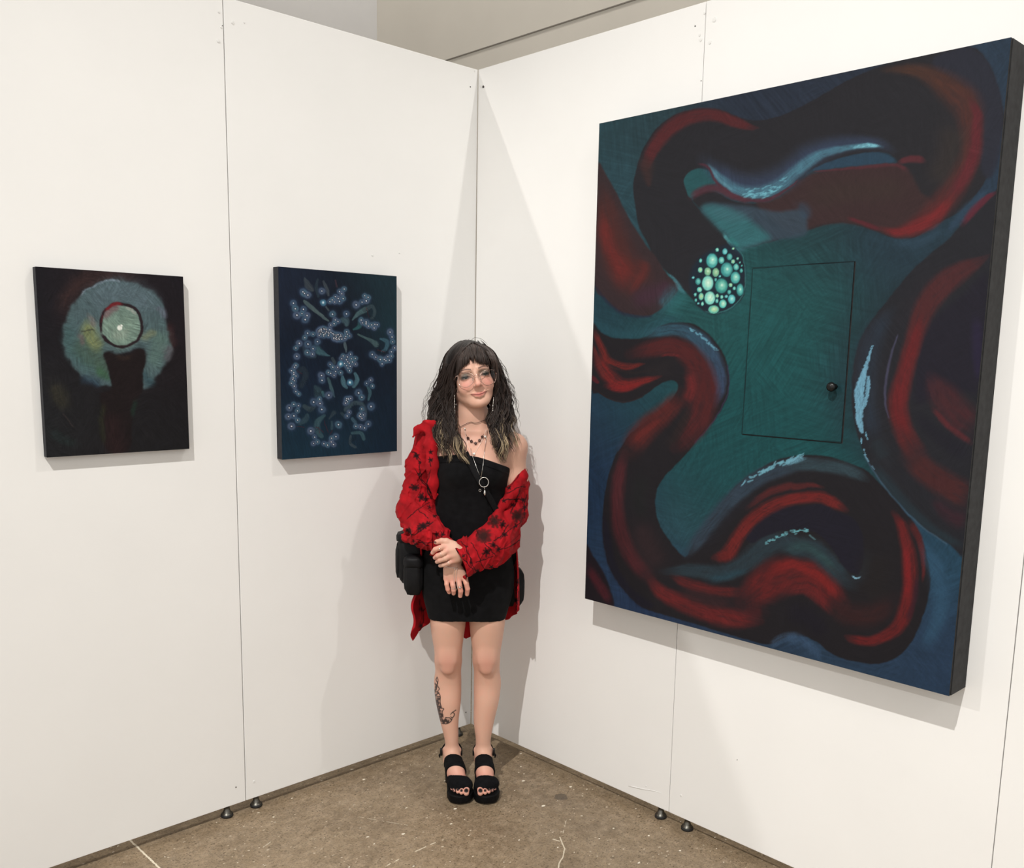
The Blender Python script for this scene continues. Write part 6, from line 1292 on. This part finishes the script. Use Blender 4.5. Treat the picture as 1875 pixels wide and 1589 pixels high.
c = DD(668, 1498, .006); th = np.linspace(0, 6.2832, 25); nk.tube([c+np.array([math.cos(t)*.0162, 0, math.sin(t)*.0172]) for t in th], .0017, 6, cap=False)
c2 = at(700+648/3.4537, 740+560/3.4537, c[1]-.002); nk.ball(c2, (.0038, .0025, .0095), 10, 10); nk.tube([c+np.array([.002, 0, -.017]), c2+np.array([0, 0, .009])], .0006, 5)
c3 = at(700+618/3.4537, 740+545/3.4537, c[1]); th2 = np.linspace(0, 6.2832, 15); nk.tube([c3+np.array([math.cos(t)*.0036, 0, math.sin(t)*.0042]) for t in th2], .0009, 5, cap=False)
nk.build('ring_pendant_necklace', m_silver, person)
# rings and hand chain
def fring(k_, x, y, r, ax_, dpt, rr_=.0009, gem=0):
    c = HA(x, y, dpt); n = np.array(ax_, float); n /= np.linalg.norm(n); a = np.cross(n, [0, 1, 0]); a /= np.linalg.norm(a); b = np.cross(n, a)
    o_ = MB(); o_.tube([c+r*(math.cos(t)*a+math.sin(t)*b) for t in np.linspace(0, 6.2832, 19)], rr_, 6, cap=False)
    if gem: o_.ball(c+np.array([0, -r-.0012, 0]), gem, 8, 6)
    o_.build('finger_ring', m_silver, person)
fring('a', 350, 432, .0100, (-1, 0, -.35), -.204, gem=.0030)
fring('b', 375, 545, .0096, (-1, 0, -.35), -.211)
fring('c', 505, 700, .0090, (-1, 0, -.3), -.206, .0007)
fring('d', 598, 1160, .0092, (0, 0, 1), -.175)
fring('e', 716, 1130, .0098, (0, 0, 1), -.177, .0011, .0042)
hc_ = MB(); wr_c = HA(580, 765, -.162)
hc_.tube([wr_c+np.array([.026*math.cos(t), .020*math.sin(t), .002*math.sin(2*t)]) for t in np.linspace(0, 6.2832, 25)], .0009, 5, cap=False)
hc_.tube([HA(618, 770, -.184), HA(622, 850, -.182), HA(612, 950, -.181), HA(612, 1050, -.184), HA(632, 1150, -.188), HA(640, 1210, -.190)], .0006, 5); hc_.tube([HA(668, 770, -.184), HA(658, 850, -.183), HA(648, 960, -.183), HA(660, 1060, -.187), HA(672, 1150, -.190), HA(650, 1205, -.190)], .0006, 5)
hc_.build('hand_chain_bracelet', m_silver, person)

# ================================================================== BAGS
m_leather = material('black_bag_leather', (.005, .005, .006), .55, spec=.2); vary(m_leather, (.005, .005, .006), .3, 40); add_bump(m_leather, 260, .3, .0008, 3)
m_web = material('black_webbing', (.007, .007, .008), .85, spec=.15); vary(m_web, (.007, .007, .008), .3, 200); add_bump(m_web, 1200, .4, .0005)
bag = empty('shoulder_bag', loc2w(np.array([[-.235, .03, .765]]))[0], ROTZ, 'black two-pocket shoulder bag hanging at the woman\'s hip on the left', 'bag')
BO = np.array([-.235, .03, .765])
def rbox(lo, hi, bul=.006, nseg=7):
    """soft box: cube grid pushed outwards in the middle"""
    lo = np.array(lo)-BO; hi = np.array(hi)-BO; c = (lo+hi)/2; h = (hi-lo)/2; v_ = []; F_ = []
    g = np.linspace(-1, 1, nseg)
    for ax_ in range(3):
        for sg in (-1, 1):
            b0 = len(v_)
            for a in g:
                for b in g:
                    p = np.zeros(3); p[ax_] = sg; p[(ax_+1) % 3] = a; p[(ax_+2) % 3] = b; q = np.sign(p)*np.abs(p); l4 = (np.abs(q)**6).sum()**(1/6); q = q/l4
                    v_.append(c+q*h*(1+bul*0)+q*bul*(1-max(abs(a), abs(b))**2))
            for i in range(nseg-1):
                for j in range(nseg-1):
                    f_ = (b0+i*nseg+j, b0+(i+1)*nseg+j, b0+(i+1)*nseg+j+1, b0+i*nseg+j+1); F_.append(f_ if sg > 0 else f_[::-1])
    return v_, F_
b1 = MB(); b1.add(*rbox((-.284, -.005, .800), (-.190, .085, .975))); b1.build('main_compartment', m_leather, bag)
b1 = MB(); b1.add(*rbox((-.294, .008, .818), (-.270, .075, .945), .004)); b1.build('side_pocket', m_leather, bag)
b1 = MB(); b1.add(*rbox((-.256, -.055, .772), (-.196, -.002, .905), .007)); fp = b1.build('front_pocket', m_leather, bag)
b1 = MB(); b1.add(*rbox((-.258, -.059, .868), (-.194, .0, .912), .005)); b1.build('pocket_flap', m_leather, fp)
b1 = MB(); b1.add(*rbox((-.290, -.010, .955), (-.186, .090, .985), .004)); b1.build('top_flap', m_leather, bag)
b1 = MB()
for o1, o2 in ((-.008, -.008), (.0, .0), (.008, .008)): b1.tube(np.array([(-.205, .03+o1, .97), (-.165, .075+o1, 1.08), (-.13, .100+o1, 1.22), (-.10, .095+o1, 1.33), (-.085, .070+o1, 1.372)])-BO, .003, 6)
b1.build('strap', m_web, bag)
# the other bag: its strap crosses the dress, the bag itself is behind the far hip
bag2 = empty('crossbody_bag', loc2w(np.array([[.150, .09, .70]]))[0], ROTZ, 'small black crossbody bag behind the woman\'s hip, its strap crossing her dress', 'bag')
BO = np.array([.150, .09, .70])
b1 = MB(); b1.add(*rbox((.095, .060, .700), (.182, .105, .840), .006)); b1.build('pouch', m_leather, bag2)
def band(pts, w, th=.0016):
    P_ = np.asarray(pts); t = np.gradient(P_, axis=0); t /= np.linalg.norm(t, axis=1)[:, None]; s_ = np.cross(t, [0, 1, 0]); s_ /= np.linalg.norm(s_, axis=1)[:, None]
    g = np.stack([P_-s_*w/2, P_-s_*w/4, P_, P_+s_*w/4, P_+s_*w/2], 1); return sheet(g, th)
stp = [(846, 815), (862, 850), (877, 878), (893, 905), (908, 932), (924, 962), (938, 990), (950, 1020)]
def sp_(x, y):
    p = at(x, y, -.1); m = (np.abs(dv[:, 0]-p[0]) < .012) & (np.abs(dv[:, 2]-p[2]) < .012)
    if m.any(): return at(x, y, dv[m, 1].min()-.004)
    return on_body(x, y, .004)
SP = [sp_(x, y) for x, y in stp[1:6]]; SP = [at(852, 828, SP[0][1]+.012)]+SP+[np.array([.105, -.075, 1.0]), np.array([.138, -.02, .93]), np.array([.150, .05, .86]), np.array([.145, .08, .83])]
v_, q_ = band(catmull(SP, 6), .021); new_mesh('strap', v_-BO, q_, m_web, bag2)
b1 = MB(); c = np.array([.158, .03, .872])-BO; b1.tube([c+np.array([.007*math.cos(t), 0, .010*math.sin(t)]) for t in np.linspace(0, 6.2832, 17)], .0016, 6, cap=False); b1.build('buckle', m_silver, bag2)
